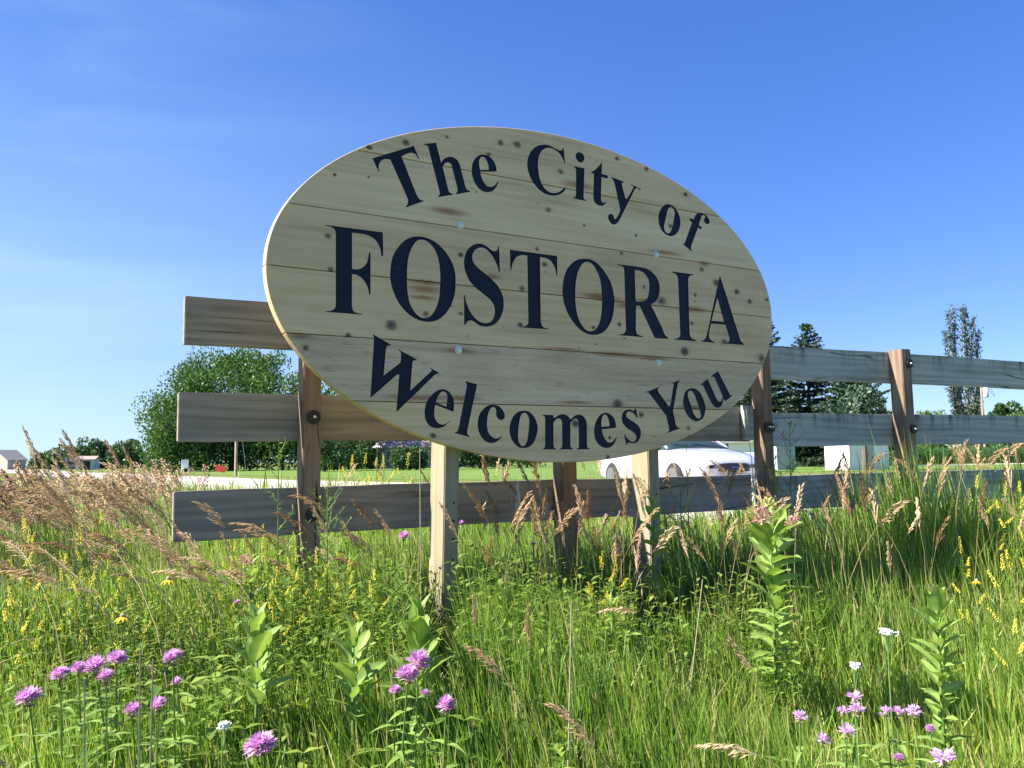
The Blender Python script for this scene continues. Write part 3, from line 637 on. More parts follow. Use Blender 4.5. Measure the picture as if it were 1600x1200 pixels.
PL = [((0.394, 0.290, 0.179), (0.604, 0.449, 0.281), (0.723, 0.547, 0.359), 0.1), ((0.420, 0.322, 0.194), (0.631, 0.482, 0.310), (0.736, 0.567, 0.377), 0.0),
      ((0.382, 0.273, 0.169), (0.565, 0.412, 0.256), (0.683, 0.504, 0.325), 0.0), ((0.394, 0.284, 0.169), (0.604, 0.440, 0.266), (0.723, 0.536, 0.339), 0.0),
      ((0.355, 0.263, 0.174), (0.552, 0.412, 0.276), (0.709, 0.536, 0.373), 0.65), ((0.434, 0.310, 0.169), (0.656, 0.482, 0.271), (0.755, 0.567, 0.343), 0.1)]
for i in range(6):
    top, bot = EDGES[i], EDGES[i + 1]
    g0 = 0 if i == 0 else 0.0014
    g1 = 0 if i == 5 else 0.0014
    t, bo = top - g0, bot + g1
    def hx(v): return A_ * math.sqrt(max(0, 1 - (v / B_) ** 2))
    left = []; right = []
    for k in range(41):
        th = k / 40
        if i == 0: v = bo + (t - bo) * math.sin(th * math.pi / 2)
        elif i == 5: v = bo + (t - bo) * (1 - math.cos(th * math.pi / 2))
        else: v = bo + (t - bo) * th
        right.append((hx(v), v)); left.append((-hx(v), v))
    if i == 0: left = left[:-1]
    if i == 5: left = left[1:]
    poly = right + left[::-1]
    n = len(poly)
    yo = [0.0, 0.0004, -0.0004, 0.0003, -0.0003, 0.0002][i]
    vs = [(x, yo, z) for x, z in poly] + [(x, SIGN_TH + yo, z) for x, z in poly]
    fs = [tuple(range(n)), tuple(range(2 * n - 1, n - 1, -1))] + [(k, n + k, n + (k + 1) % n, (k + 1) % n) for k in range(n)]
    me = bpy.data.meshes.new('plank'); me.from_pydata(vs, [], fs); me.update()
    bm = bmesh.new(); bm.from_mesh(me); bmesh.ops.recalc_face_normals(bm, faces=bm.faces); bm.to_mesh(me); bm.free()
    kn = [k for k in KNOTS if bot - 0.012 < k[1] < top + 0.012]
    st = [s_ for s_ in STAINS if bot - s_[3] < s_[1] < top + s_[3]]
    pm = plank_material(i, *PL[i][:3], kn, st, PL[i][3])
    me.materials.append(pm); me.materials.append(navy)
    o = bpy.data.objects.new('plank', me); COL.objects.link(o)
    COL.objects.link(cutter)
    bv = o.modifiers.new('b', 'BEVEL'); bv.width = 0.0016; bv.segments = 1; bv.limit_method = 'ANGLE'; bv.angle_limit = RAD(40)
    bo_ = o.modifiers.new('c', 'BOOLEAN'); bo_.object = cutter; bo_.operation = 'DIFFERENCE'; bo_.solver = 'EXACT'
    bpy.context.view_layer.update()
    dg = bpy.context.evaluated_depsgraph_get()
    me2 = bpy.data.meshes.new_from_object(o.evaluated_get(dg))
    o.modifiers.clear()
    if len(me2.polygons) > 20: o.data = me2
    COL.objects.unlink(cutter)
    o.name = 'plank'
    o.parent = sign
bpy.data.objects.remove(cutter)
for v_ in SEAMS:                                    # added dark strip that keeps sun from showing through each plank joint
    hw_ = A_ * math.sqrt(1 - (v_ / B_) ** 2) - 0.03
    mb = MB(); mb.box(-hw_, hw_, 0.014, 0.024, v_ - 0.0012, v_ + 0.0012)
    obj('seam_blocker', mb.mesh('seam_blocker', [dark_seam]), sign)

galv = plain('galvanised steel', (0.62, 0.68, 0.62), rough=0.45, metal=0.35, noise=0.15, scale=60)
for (bx, bz) in BOLTS:
    mb = MB(); mb.disc((0, 0, 0), (0, -1, 0), 0.0155, 0.003, 20)
    mb.tube([(0, -0.003, 0), (0, -0.008, 0), (0, -0.0105, 0)], [0.0105, 0.0095, 0.004], 14)
    obj('bolt', mb.mesh('bolt', [galv]), sign, (bx, 0, bz))
M_newpost = wood('treated sign post', (0.19, 0.17, 0.108), (0.285, 0.25, 0.168), (0.355, 0.315, 0.222), 'Z', 46.0, spots=0.22, crack=0.5, rough=0.7)
dark_hole = plain('dark hole', (0.02, 0.018, 0.015), rough=0.9)
def bevel_box(x0, x1, y0, y1, z0, z1, w, cuts=0):
    bm = bmesh.new()
    bmesh.ops.create_cube(bm, size=1)
    for v in bm.verts:
        v.co = Vector(((x0 + x1) / 2 + v.co.x * (x1 - x0), (y0 + y1) / 2 + v.co.y * (y1 - y0), (z0 + z1) / 2 + v.co.z * (z1 - z0)))
    bmesh.ops.bevel(bm, geom=list(bm.edges), offset=w, segments=2, affect='EDGES')
    return bm
def bm_mesh(bm, name, mats):
    me = bpy.data.meshes.new(name); bm.to_mesh(me); bm.free()
    for m_ in mats: me.materials.append(m_)
    return me
for (cx, lean, dep) in ((-0.500, 0.028, 0.128), (0.507, 0.0, 0.124)):
    top = 0.42
    wp = sign.matrix_basis @ Vector((cx, 0.1, 0))
    foot = float(gz(wp.x, wp.y)) - SIGN_C.z - 0.12
    me = bm_mesh(bevel_box(-0.033, 0.033, SIGN_TH + 0.004, SIGN_TH + 0.004 + dep, foot, top, 0.004), 'post', [M_newpost])
    o = obj('post', me, sign, (cx, 0, 0)); o.rotation_euler = (0, lean, 0)
    for hz in (-0.86, -0.93, -1.0, -1.08):
        mb = MB(); mb.disc((0.01, SIGN_TH + 0.0055, hz), (0, -1, 0), 0.0045, 0.003, 10)
        obj('screw_hole', mb.mesh('screw_hole', [dark_hole]), o)

# ------------------------------------------------------------------ the rail fence
fence = empty('rail_fence', (0, 0, 0))
tag(fence, 'weathered three rail plank fence with brown posts behind the oval sign', 'fence')
M_rail = wood('weathered rail', (0.15, 0.136, 0.115), (0.265, 0.24, 0.205), (0.36, 0.335, 0.29), 'X', 40.0, spots=0.3, crack=0.9, wave=0.07, rough=0.85, bump=0.5)
M_railr = wood('weathered rail streaked', (0.20, 0.21, 0.20), (0.34, 0.355, 0.33), (0.46, 0.475, 0.44), 'X', 40.0, spots=0.3, streak=0.9, crack=0.8, wave=0.09, rough=0.85, bump=0.5)
M_fpost = wood('brown treated post', (0.12, 0.085, 0.062), (0.20, 0.14, 0.10), (0.30, 0.215, 0.155), 'Z', 40.0, spots=0.35, crack=0.9, rough=0.8, bump=0.4)
rubber = plain('black rubber washer', (0.018, 0.016, 0.017), rough=0.7, noise=0.3, scale=90)
FY = RAD(60.3); FL = Vector((math.sin(FY), math.cos(FY), 0)); FNL = Vector((-FL.y, FL.x, 0))
F0 = Vector((-1.247, 3.141, 0)); FJ = F0 + FL * 2.985
RY = RAD(62.5); FR = Vector((math.sin(RY), math.cos(RY), 0)); FNR = Vector((-FR.y, FR.x, 0))
def rail(p0, d, s0, s1, ztop, h, mat, tilt=0.0, y0=0.0):
    L_ = s1 - s0
    bm = bevel_box(-L_ / 2, L_ / 2, y0, y0 + 0.038, -h / 2, h / 2, 0.003)
    ed = [e for e in bm.edges if abs((e.verts[0].co - e.verts[1].co).x) > L_ * 0.5]
    bmesh.ops.subdivide_edges(bm, edges=ed, cuts=24, use_grid_fill=False)
    k1, k2, k3 = random.uniform(0, 6), random.uniform(0, 6), random.uniform(-1, 1)
    for v in bm.verts:
        t = v.co.x
        v.co.z += 0.0035 * math.sin(t * 1.7 + k1) + 0.0012 * math.sin(t * 9 + k2) * (1 if v.co.z > 0 else -1) + 0.0007 * math.sin(t * 31 + k1)
        v.co.y += 0.004 * math.sin(t * 1.3 + k2)
    o = obj('rail', bm_mesh(bm, 'rail', [mat]), fence)
    c = p0 + d * ((s0 + s1) / 2)
    o.location = (c.x, c.y, EYE + ztop - h / 2)
    o.rotation_euler = (0, tilt, math.atan2(d.y, d.x))
    return o
for zt, s0 in ((0.644, 0.010), (0.270, -0.006), (-0.100, -0.016)):
    rail(F0, FL, s0, 2.93, zt, 0.186, M_rail, random.uniform(-0.0015, 0.0015))
for zt in (0.620, 0.243, -0.114):
    rail(FJ, FR, 0.055, 4.2, zt, 0.189, M_railr, 0.0)
def fpost(p, d, ztop, lean=0.0, w=0.072, dep=0.085, bolts=(), side=0.0, twin=False, split=False):
    wx = p.x; wy = p.y
    foot = float(gz(wx, wy)) - EYE - 0.2
    o = obj('post', bm_mesh(bevel_box(-w / 2, w / 2, -dep, -0.001, foot, ztop, 0.004), 'post', [M_fpost]), fence)
    o.location = (wx, wy, EYE); o.rotation_euler = (0, lean, math.atan2(d.y, d.x))
    for zb in bolts:
        for q in ((side,) if not twin else (side - 0.011, side + 0.012)):
            mb = MB(); mb.disc((q, -dep + 0.001, zb - (0.004 if q > side else 0)), (0, -1, 0), 0.027, 0.012, 22)
            bo_ = obj('washer', mb.mesh('washer', [rubber]), o)
            mb = MB(); mb.disc((q, -dep - 0.011, zb), (0, -1, 0), 0.0055, 0.012, 10)
            obj('bolt', mb.mesh('bolt', [galv]), o)
    if split:
        mb = MB(); mb.box(0.001, 0.0055, -dep - 0.0008, -dep + 0.002, ztop - 0.13, ztop - 0.004)
        obj('split', mb.mesh('split', [dark_hole]), o)
    return o
def along(p0, d, px):
    """where the fence line stands on that column of the photograph"""
    t = place(px, 700, 1.0); k = t.x / t.y
    s = (k * p0.y - p0.x) / (d.x - k * d.y)
    return p0 + d * s
fpost(along(F0, FL, 478), FL, 0.60, lean=0.004, bolts=(0.178, -0.205), side=0.004)
fpost(along(F0, FL, 874), FL, 0.60, bolts=(), w=0.082)
pj = along(F0, FL, 1184)
fpost(pj, FL, 0.58, bolts=(0.155,), twin=True, w=0.070)
fpost(along(FJ, FR, 1404), FR, 0.634, lean=-0.012, bolts=(0.545, 0.148), side=0.018, split=True, w=0.084, dep=0.095)
fpost(along(FJ, FR, 1668), FR, 0.63, bolts=(0.53, 0.15), w=0.084)
# short cleat that holds the middle rail beside the joint post
bm = bevel_box(-0.035, 0.035, -0.03, -0.002, -0.095, 0.095, 0.002)
o = obj('cleat', bm_mesh(bm, 'cleat', [M_railr]), fence); c = along(F0, FL, 1166)
o.location = (c.x, c.y, EYE + 0.18); o.rotation_euler = (0, 0, math.atan2(FL.y, FL.x))

# ------------------------------------------------------------------ trees
M_bark = wood('tree bark', (0.07, 0.055, 0.04), (0.13, 0.10, 0.075), (0.2, 0.16, 0.12), 'Z', 12.0, rough=0.9)
M_pale_bark = wood('pale poplar bark', (0.28, 0.25, 0.21), (0.45, 0.41, 0.35), (0.55, 0.51, 0.45), 'Z', 12.0, rough=0.9)
M_maple = leafy('maple leaves', [(0.0, (0.034, 0.082, 0.017)), (0.5, (0.066, 0.14, 0.027)), (1.0, (0.115, 0.20, 0.042))], 0.22)
M_far = leafy('distant leaves', [(0.0, (0.035, 0.075, 0.025)), (1.0, (0.075, 0.135, 0.045))], 0.2)
M_pale = leafy('pale green leaves', [(0.0, (0.07, 0.13, 0.03)), (1.0, (0.14, 0.22, 0.06))], 0.25)
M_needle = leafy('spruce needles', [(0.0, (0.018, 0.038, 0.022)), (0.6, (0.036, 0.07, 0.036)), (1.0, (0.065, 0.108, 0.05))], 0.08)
M_poplar = leafy('poplar leaves', [(0.0, (0.05, 0.075, 0.05)), (1.0, (0.12, 0.16, 0.10))], 0.25)
M_shrub = leafy('shrub leaves', [(0.0, (0.03, 0.07, 0.02)), (1.0, (0.07, 0.14, 0.035))], 0.22)

def leaf_quads(P, nrm, up, size, asp=0.6):
    """flat pointed leaves/sprays: P points, nrm facing, up long direction"""
    n = len(P)
    up = up / np.linalg.norm(up, axis=1, keepdims=True)
    sd = np.cross(up, nrm); sd /= (np.linalg.norm(sd, axis=1, keepdims=True) + 1e-9)
    s = np.asarray(size)[:, None]
    a = P - up * s * 0.5; b = P + sd * s * asp * 0.5 + nrm * s * 0.08; c = P + up * s * 0.5; d = P - sd * s * asp * 0.5 + nrm * s * 0.08
    V = np.stack([a, b, c, d], 1).reshape(-1, 3)
    return V, np.arange(4 * n), np.arange(n) * 4

def broadleaf(name, base, h, rad, label, group, seed, mat, leaf=0.29, n_blob=46, per=150, low=0.02, trunk_mat=None, cat='tree', spiky=0.6):
    r = np.random.default_rng(seed)
    root = empty(name, base); tag(root, label, cat, group)
    mb = MB()
    tr = max(0.08, h * 0.022)
    mb.tube([(0, 0, -0.2), (0.02 * h * 0.1, 0, h * 0.25), (0.05, 0.04, h * 0.6)], [tr * 1.3, tr, tr * 0.45], 8)
    cz = h * (low + (1 - low) / 2); rz = h * (1 - low) / 2
    cen = []
    for i in range(n_blob):
        while True:
            d = r.normal(size=3); d /= np.linalg.norm(d)
            if d[2] > -0.85: break
        q = 0.55 + 0.4 * r.random() ** 0.6
        wob = 1 + 0.16 * math.sin(3 * math.atan2(d[1], d[0]) + seed) + 0.08 * r.normal()
        sh = 1.0 if d[2] < 0 else 1.0
        c = np.array([d[0] * rad * q * wob * sh, d[1] * rad * q * wob * sh, cz + d[2] * rz * q * min(1.05, wob)])
        cen.append(c)
        if i % 3 == 0:
            m0 = Vector((0.03, 0.02, h * (0.18 + 0.35 * r.random())))
            c_ = Vector(c)
            mb.tube([m0, m0.lerp(c_, 0.5) + Vector((0, 0, h * 0.03)), c_], [tr * 0.4, tr * 0.22, tr * 0.06], 4, cap=False)
    obj('trunk', mb.mesh('trunk', [trunk_mat or M_bark]), root)
    for i in range(n_blob // 4):                   # low skirt of boughs
        a = 6.283 * (i + r.random()) / (n_blob // 4); q = rad * (0.35 + 0.5 * r.random())
        cen.append(np.array([math.cos(a) * q, math.sin(a) * q, h * (0.06 + 0.16 * r.random())]))
    cen = np.array(cen); n_blob = len(cen)
    br = rad * 0.42 * (0.7 + 0.6 * r.random(n_blob))
    per = int(per * 1.7); K = n_blob * per
    idx = np.repeat(np.arange(n_blob), per)
    d = r.normal(size=(K, 3)); d /= np.linalg.norm(d, axis=1, keepdims=True)
    d[:, 2] = np.abs(d[:, 2]) * np.where(r.random(K) < 0.72, 1, -1)
    q = 0.45 + 0.62 * r.random(K) ** 0.5
    P = cen[idx] + d * (br[idx] * q)[:, None] * np.array([1, 1, 0.95 + spiky * 0.35])
    up = d * 0.55 + r.normal(size=(K, 3)) * 0.45 + np.array([0, 0, spiky])
    nr = d * 1.2 + r.normal(size=(K, 3)) * 0.32 + np.array([0, 0, 0.35]); nr /= np.linalg.norm(nr, axis=1, keepdims=True)
    keep = P[:, 2] > 0.1
    P, up, nr, idx = P[keep], up[keep], nr[keep], idx[keep]
    sz = leaf * (0.6 + 0.8 * r.random(len(P)))
    V, Lp, St = leaf_quads(P, nr, up, sz)
    tone = r.random(n_blob)
    var = np.clip(0.55 * tone[idx] + 0.45 * r.random(len(P)), 0, 1)
    me = np_mesh('crown', V, Lp, St, [mat], None, np.repeat(var, 4))
    obj('crown', me, root)
    return root

def spruce(base, h, rad, label, seed, group='spruce trees behind the fence'):
    r = np.random.default_rng(seed); rr_ = random.Random(seed)
    root = empty('spruce_tree', base); tag(root, label, 'tree', group)
    mb = MB(); mb.tube([(0, 0, -0.2), (0, 0, h * 0.5), (0, 0, h * 0.985)], [h * 0.018, h * 0.011, 0.015], 7)
    Ps, Us, Ns, Sz, Va = [], [], [], [], []
    lev = int(h * 3.4)
    for i in range(lev):
        t = i / lev
        z = h * (0.03 + 0.95 * t)
        R = rad * (1 - t) ** 0.82 * (0.85 + 0.3 * rr_.random()) + 0.12
        nb = max(6, int(11 - 4 * t))
        for k in range(nb):
            if rr_.random() < 0.12: continue
            a = 2 * math.pi * (k + rr_.random() * 0.8) / nb + i * 1.3
            L_ = R * (0.7 + 0.45 * rr_.random())
            rise = 0.28 - 0.62 * (1 - t) + rr_.uniform(-0.08, 0.08)
            dv = np.array([math.cos(a), math.sin(a), 0])
            tip = rr_.random()
            n = max(5, int(L_ * 11))
            if i % 2 == 0: mb.tube([(0, 0, z), Vector((0, 0, z)) + Vector(dv) * L_ * 0.55 + Vector((0, 0, rise * L_ * 0.5)), Vector((0, 0, z)) + Vector(dv) * L_ * 0.95 + Vector((0, 0, rise * L_ + 0.1 * L_))], [0.03, 0.02, 0.008], 3, cap=False)
            for j in range(n):
                s = 0.12 + 0.9 * (j + rr_.random()) / n
                p = np.array([0, 0, z]) + dv * L_ * s + np.array([0, 0, rise * L_ * s + 0.16 * L_ * s * s])
                side = np.array([-dv[1], dv[0], 0]) * (rr_.uniform(-1, 1) * 0.16 * L_ * (1.15 - s))
                for rep in range(3):
                    q = p + side + r.normal(size=3) * np.array([0.06, 0.06, 0.045])
                    Ps.append(q); Us.append(dv * 0.8 + side * 0.8 + r.normal(size=3) * 0.35 + np.array([0, 0, rr_.choice((-0.5, 0.15, 0.5))]))
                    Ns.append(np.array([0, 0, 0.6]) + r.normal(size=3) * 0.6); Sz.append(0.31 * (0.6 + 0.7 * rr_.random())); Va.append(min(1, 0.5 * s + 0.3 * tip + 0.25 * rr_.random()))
    P = np.array(Ps); U = np.array(Us); Nn = np.array(Ns); Nn /= np.linalg.norm(Nn, axis=1, keepdims=True)
    V, Lp, St = leaf_quads(P, Nn, U, np.array(Sz), 0.42)
    obj('trunk', mb.mesh('trunk', [M_bark]), root)
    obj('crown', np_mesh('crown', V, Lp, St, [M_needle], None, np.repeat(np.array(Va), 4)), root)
    return root

def ground_pt(px, depth, zoff=0.0):
    p = place(px, 700, depth); return (p.x, p.y, GROUND_FAR + zoff)
def top_h(px, py, depth):
    return place(px, py, depth).z - GROUND_FAR
def W(pxw, depth): return pxw * depth / 1310.0

gL = 'big broadleaf trees across the road'
broadleaf('maple_tree', ground_pt(290, 88), top_h(290, 596, 88), W(56, 88), 'lower rounded green tree at the left end of the big clump', gL, 3, M_maple, n_blob=60, per=190)
broadleaf('maple_tree', ground_pt(362, 92), top_h(362, 553, 92), W(70, 92), 'tallest broad green tree above the left rail ends', gL, 4, M_maple, n_blob=64, per=190)
broadleaf('maple_tree', ground_pt(440, 90), top_h(440, 566, 90), W(60, 90), 'green tree rising just left of the first brown fence post', gL, 5, M_maple, n_blob=56, per=180)
broadleaf('maple_tree', ground_pt(528, 93), top_h(528, 600, 93), W(72, 93), 'green tree partly hidden by the lower left of the oval sign', gL, 6, M_maple, n_blob=50, per=170)
broadleaf('maple_tree', ground_pt(600, 104), top_h(600, 640, 104), W(62, 104), 'dark tree seen between the fence rails under the sign', gL, 8, M_maple, n_blob=34, per=140)
broadleaf('maple_tree', ground_pt(738, 100), top_h(738, 650, 100), W(50, 100), 'dark tree glimpsed right of the left sign post', gL, 9, M_maple, n_blob=34, per=140)
broadleaf('maple_tree', ground_pt(1150, 72), top_h(1150, 600, 72), W(36, 72), 'dark leafy tree peeping out at the lower right edge of the oval sign', None, 10, M_maple, n_blob=34, per=150)
gf = 'small far trees on the left horizon'
for i, (px, py, w, dp, lab) in enumerate(((76, 716, 24, 190, 'smallest low tree at the left end of the far tree line'), (104, 704, 24, 185, 'low round tree behind the parked truck'),
        (136, 691, 26, 180, 'tallest domed tree of the far tree line'), (168, 697, 26, 185, 'dark tree right of the tallest far domed tree'), (200, 696, 28, 180, 'dark far tree next to the big leafy clump'))):
    broadleaf('far_tree', ground_pt(px, dp), top_h(px, py, dp), W(w, dp), lab, gf, 20 + i, M_far, leaf=0.6, n_blob=26, per=70)
gr = 'small far trees on the right horizon'
for i, (px, py, w, dp, lab, mt) in enumerate(((1452, 644, 24, 150, 'pale low tree top just above the middle rail right of the post', M_pale), (1571, 628, 22, 105, 'dark round tree beside the tall poplar', M_shrub),
        (1600, 640, 30, 150, 'pale green tree at the right edge above the middle rail', M_pale), (1640, 636, 40, 150, 'pale green tree beyond the right edge of the view', M_pale))):
    if px > 1610: continue
    broadleaf('far_tree', ground_pt(px, dp), top_h(px, py, dp), W(w, dp), lab, gr, 40 + i, mt, leaf=0.42, n_blob=30, per=90)
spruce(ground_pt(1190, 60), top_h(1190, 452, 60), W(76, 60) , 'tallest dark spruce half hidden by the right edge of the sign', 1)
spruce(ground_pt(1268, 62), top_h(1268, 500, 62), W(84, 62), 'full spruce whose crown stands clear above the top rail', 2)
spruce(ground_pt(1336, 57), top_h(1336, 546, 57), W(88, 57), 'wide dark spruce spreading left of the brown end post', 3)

def poplar(base, h, label):
    r = np.random.default_rng(77); q = random.Random(77)
    root = empty('poplar_tree', base); tag(root, label, 'tree')
    mb = MB(); P, U, Nn, Sz = [], [], [], []
    stems = [(-1.25, 0.0, 0.95), (-0.6, 0.3, 1.0), (-1.7, 0.1, 0.82), (0.15, -0.2, 0.985), (0.7, 0.25, 0.97), (1.75, 0.0, 0.82), (1.1, -0.2, 0.9), (-1.9, -0.2, 0.62), (1.9, 0.3, 0.58)]
    for (ox, oy, k) in stems:
        pts = []
        for i in range(8):
            t = i / 7
            pts.append(Vector((ox * (0.35 + 0.65 * t) + 0.12 * q.uniform(-1, 1), oy * t, h * k * t)))
        mb.tube(pts, [0.17 * (1 - 0.93 * i / 7) for i in range(8)], 6)
        for i in range(420):
            t = 0.12 + 0.88 * q.random() ** 0.85
            j = min(6, int(t * 7)); p = pts[j].lerp(pts[j + 1], t * 7 - j)
            sp = 0.45 * (1.05 - t) + 0.14
            if i % 7 == 0: a_ = q.uniform(0, 6.28); off0 = Vector((math.cos(a_) * sp, math.sin(a_) * sp, 0.5))
            if i % 7 == 0 and i % 3 == 0: mb.tube([p, p + off0 * 0.9], [0.02, 0.008], 3, cap=False)
            c = p + off0 * q.random() * 1.1
            for rep in range(3):
                P.append(np.array(c) + r.normal(size=3) * 0.10); U.append(r.normal(size=3) * 0.6 + np.array([0, 0, 0.5])); Nn.append(r.normal(size=3)); Sz.append(0.2 * (0.6 + 0.7 * q.random()))
    for i in range(3000):                           # denser suckers round the foot
        t = q.random(); a_ = q.uniform(0, 6.28); rd = (1.9 - 0.8 * t) * q.random() ** 0.5
        P.append(np.array([0.5 + math.cos(a_) * rd, math.sin(a_) * rd, h * 0.36 * t])); U.append(r.normal(size=3) * 0.6 + np.array([0, 0, 0.5])); Nn.append(r.normal(size=3)); Sz.append(0.26 * (0.6 + 0.7 * q.random()))
    Nn = np.array(Nn); Nn /= np.linalg.norm(Nn, axis=1, keepdims=True)
    V, Lp, St = leaf_quads(np.array(P), Nn, np.array(U), np.array(Sz), 0.75)
    obj('trunk', mb.mesh('trunk', [M_pale_bark]), root)
    obj('crown', np_mesh('crown', V, Lp, St, [M_poplar], None, np.repeat(r.random(len(P)), 4)), root)
poplar(ground_pt(1513, 88), top_h(1513, 478, 88), 'tall thin poplar of several upright pale stems beyond the right fence')

gs = 'dark shrubs round the low house'
for i, (px, py, w, dp, lab) in enumerate(((508, 684, 30, 70, 'dark shrub seen between the lower rails beside the first post'), (556, 678, 34, 74, 'dark shrub left of the low house behind the fence'),
        (640, 703, 26, 72, 'dark shrub in front of the low house wall'), (700, 676, 30, 74, 'dark shrub behind the left sign post'), (752, 682, 34, 76, 'dark shrub right of the left sign post under the oval'), (810, 690, 32, 80, 'small dark shrub under the lowest point of the oval sign'))):
    broadleaf('garden_shrub', ground_pt(px, dp), top_h(px, py, dp), W(w, dp), lab, gs, 60 + i, M_shrub, leaf=0.24, n_blob=18, per=110, low=0.0, cat='shrub', spiky=0.3)
# hedge and corn field on the right
r = np.random.default_rng(5)
n = 5200
HX = r.uniform(24, 110, n); HZ = r.random(n) ** 0.7
P = np.stack([HX, 96 + r.normal(size=n) * 0.7, GROUND_FAR + HZ * (2.0 + 0.35 * np.sin(HX * 0.8))], 1)
nr = r.normal(size=(n, 3)) + np.array([0, -0.6, 0.5]); nr /= np.linalg.norm(nr, axis=1, keepdims=True)
V, Lp, St = leaf_quads(P, nr, r.normal(size=(n, 3)) + np.array([0, 0, 0.6]), 0.5 * (0.6 + 0.8 * r.random(n)))
tag(obj('hedge', np_mesh('hedge', V, Lp, St, [M_shrub], None, np.repeat(r.random(n), 4))), 'dark green hedge row behind the corn field', kind='stuff')
M_corn = leafy('corn leaves', [(0.0, (0.03, 0.085, 0.025)), (1.0, (0.08, 0.17, 0.05))], 0.25)
mb = MB()
mb.tube([(0, 0, 0), (0, 0, 0.95)], [0.014, 0.007], 3, cap=False)
for k in range(7):
    a = k * math.pi + 0.5 * (k % 3)
    mb.leaf((0, 0, 0.2 + 0.11 * k), (math.cos(a), math.sin(a), 1.0), (0, 0, 1), 0.6, 0.07, 0.75, 0.2, 3)
hp = Heap()
rows = np.arange(61, 92, 0.9); xs = np.arange(21, 66, 0.24)
T = np.array([(x + r.normal() * 0.05, y + r.normal() * 0.04, GROUND_FAR) for y in rows for x in xs])
hp.scatter(mb, T, r.uniform(0, 6.28, len(T)), r.uniform(0.95, 1.3, len(T)), r.random(len(T)))
tag(obj('corn_field', hp.mesh('corn_field', [M_corn])), 'green corn crop standing in rows behind the right fence', kind='stuff')

# ------------------------------------------------------------------ buildings and far things
M_white = plain('white painted boards', (0.78, 0.78, 0.78), rough=0.6, noise=0.06, scale=3)
M_grey = plain('grey painted boards', (0.36, 0.39, 0.40), rough=0.7, noise=0.1, scale=3)
M_roofpink = plain('pinkish grey shingle roof', (0.36, 0.27, 0.25), rough=1.0, spec=0.05, noise=0.2, scale=6)
M_roofgrey = plain('grey shingle roof', (0.25, 0.245, 0.24), rough=1.0, spec=0.05, noise=0.2, scale=6)
M_tan = plain('tan siding', (0.42, 0.37, 0.30), rough=0.8, noise=0.08, scale=2)
M_glass = plain('dark window glass', (0.02, 0.025, 0.03), rough=0.08, spec=0.6)
M_dark = plain('dark opening', (0.02, 0.02, 0.02), rough=0.9)

def building(name, px, depth, w, d, eave, rise, rz, label, wallm, roofm, flat=False, group=None, cat='shed', openings=()):
    b = empty(name, ground_pt(px, depth), rz); tag(b, label, cat, group)
    mb = MB(); mb.box(-w / 2, w / 2, -d / 2, d / 2, -0.3, eave)
    obj('wall', mb.mesh('wall', [wallm]), b)
    mb = MB(); o_ = 0.12 if flat else 0.3
    if flat:
        mb.box(-w / 2 - o_, w / 2 + o_, -d / 2 - o_, d / 2 + o_, eave + 0.003, eave + 0.09)
    else:
        x0, x1, y0, y1 = -w / 2 - o_, w / 2 + o_, -d / 2 - o_, d / 2 + o_
        e = eave - 0.1; t = eave + rise
        mb.add([(x0, y0, e), (x1, y0, e), (x1, 0, t), (x0, 0, t), (x1, y1, e), (x0, y1, e), (x0, y0, e - 0.15), (x1, y0, e - 0.15), (x1, 0, t - 0.15), (x0, 0, t - 0.15), (x1, y1, e - 0.15), (x0, y1, e - 0.15)],
               [(0, 1, 2, 3), (3, 2, 4, 5), (6, 9, 8, 7), (9, 11, 10, 8), (0, 6, 7, 1), (5, 4, 10, 11), (0, 3, 9, 6), (3, 5, 11, 9), (1, 7, 8, 2), (2, 8, 10, 4)])
        gb = MB()
        for xx in (-w / 2 + 0.01, w / 2 - 0.01):
            gb.add([(xx - 0.02, -d / 2, eave), (xx - 0.02, d / 2, eave), (xx - 0.02, 0, t - 0.2), (xx + 0.02, -d / 2, eave), (xx + 0.02, d / 2, eave), (xx + 0.02, 0, t - 0.2)],
                   [(0, 1, 2), (5, 4, 3), (0, 2, 5, 3), (1, 4, 5, 2), (0, 3, 4, 1)])
        obj('gable', gb.mesh('gable', [wallm]), b)
    obj('roof', mb.mesh('roof', [roofm]), b)
    for (kind, face, u, z0, z1, ww) in openings:
        mb = MB()
        if face == 'f': mb.box(u - ww / 2, u + ww / 2, -d / 2 - 0.03, -d / 2 - 0.004, z0, z1)
        else: mb.box(-w / 2 - 0.03, -w / 2 - 0.004, u - ww / 2, u + ww / 2, z0, z1)
        fr = obj(kind, mb.mesh(kind, [M_white if kind == 'window' else M_dark]), b)
        if kind == 'window':
            mb = MB()
            if face == 'f': mb.box(u - ww / 2 + 0.06, u + ww / 2 - 0.06, -d / 2 - 0.04, -d / 2 - 0.033, z0 + 0.06, z1 - 0.06)
            else: mb.box(-w / 2 - 0.04, -w / 2 - 0.033, u - ww / 2 + 0.06, u + ww / 2 - 0.06, z0 + 0.06, z1 - 0.06)
            obj('pane', mb.mesh('pane', [M_glass]), fr)
    return b
shed_w = building('shed', 1338, 44, 2.7, 1.55, 1.38, 0, RAD(25), 'small flat roofed white shed with its left wall in full sun', M_white, M_white, flat=True)
for (x_, y_) in ((-1.352, -0.777), (1.352, -0.777), (-1.352, 0.777)):
    mb = MB(); mb.box(x_ - 0.045, x_ + 0.045, y_ - 0.045, y_ + 0.045, -0.1, 1.37); obj('trim', mb.mesh('trim', [M_white]), shed_w)
mb = MB(); mb.box(-0.35, 0.35, -0.80, -0.779, 0.0, 1.22); dr_ = obj('door', mb.mesh('door', [M_grey]), shed_w)
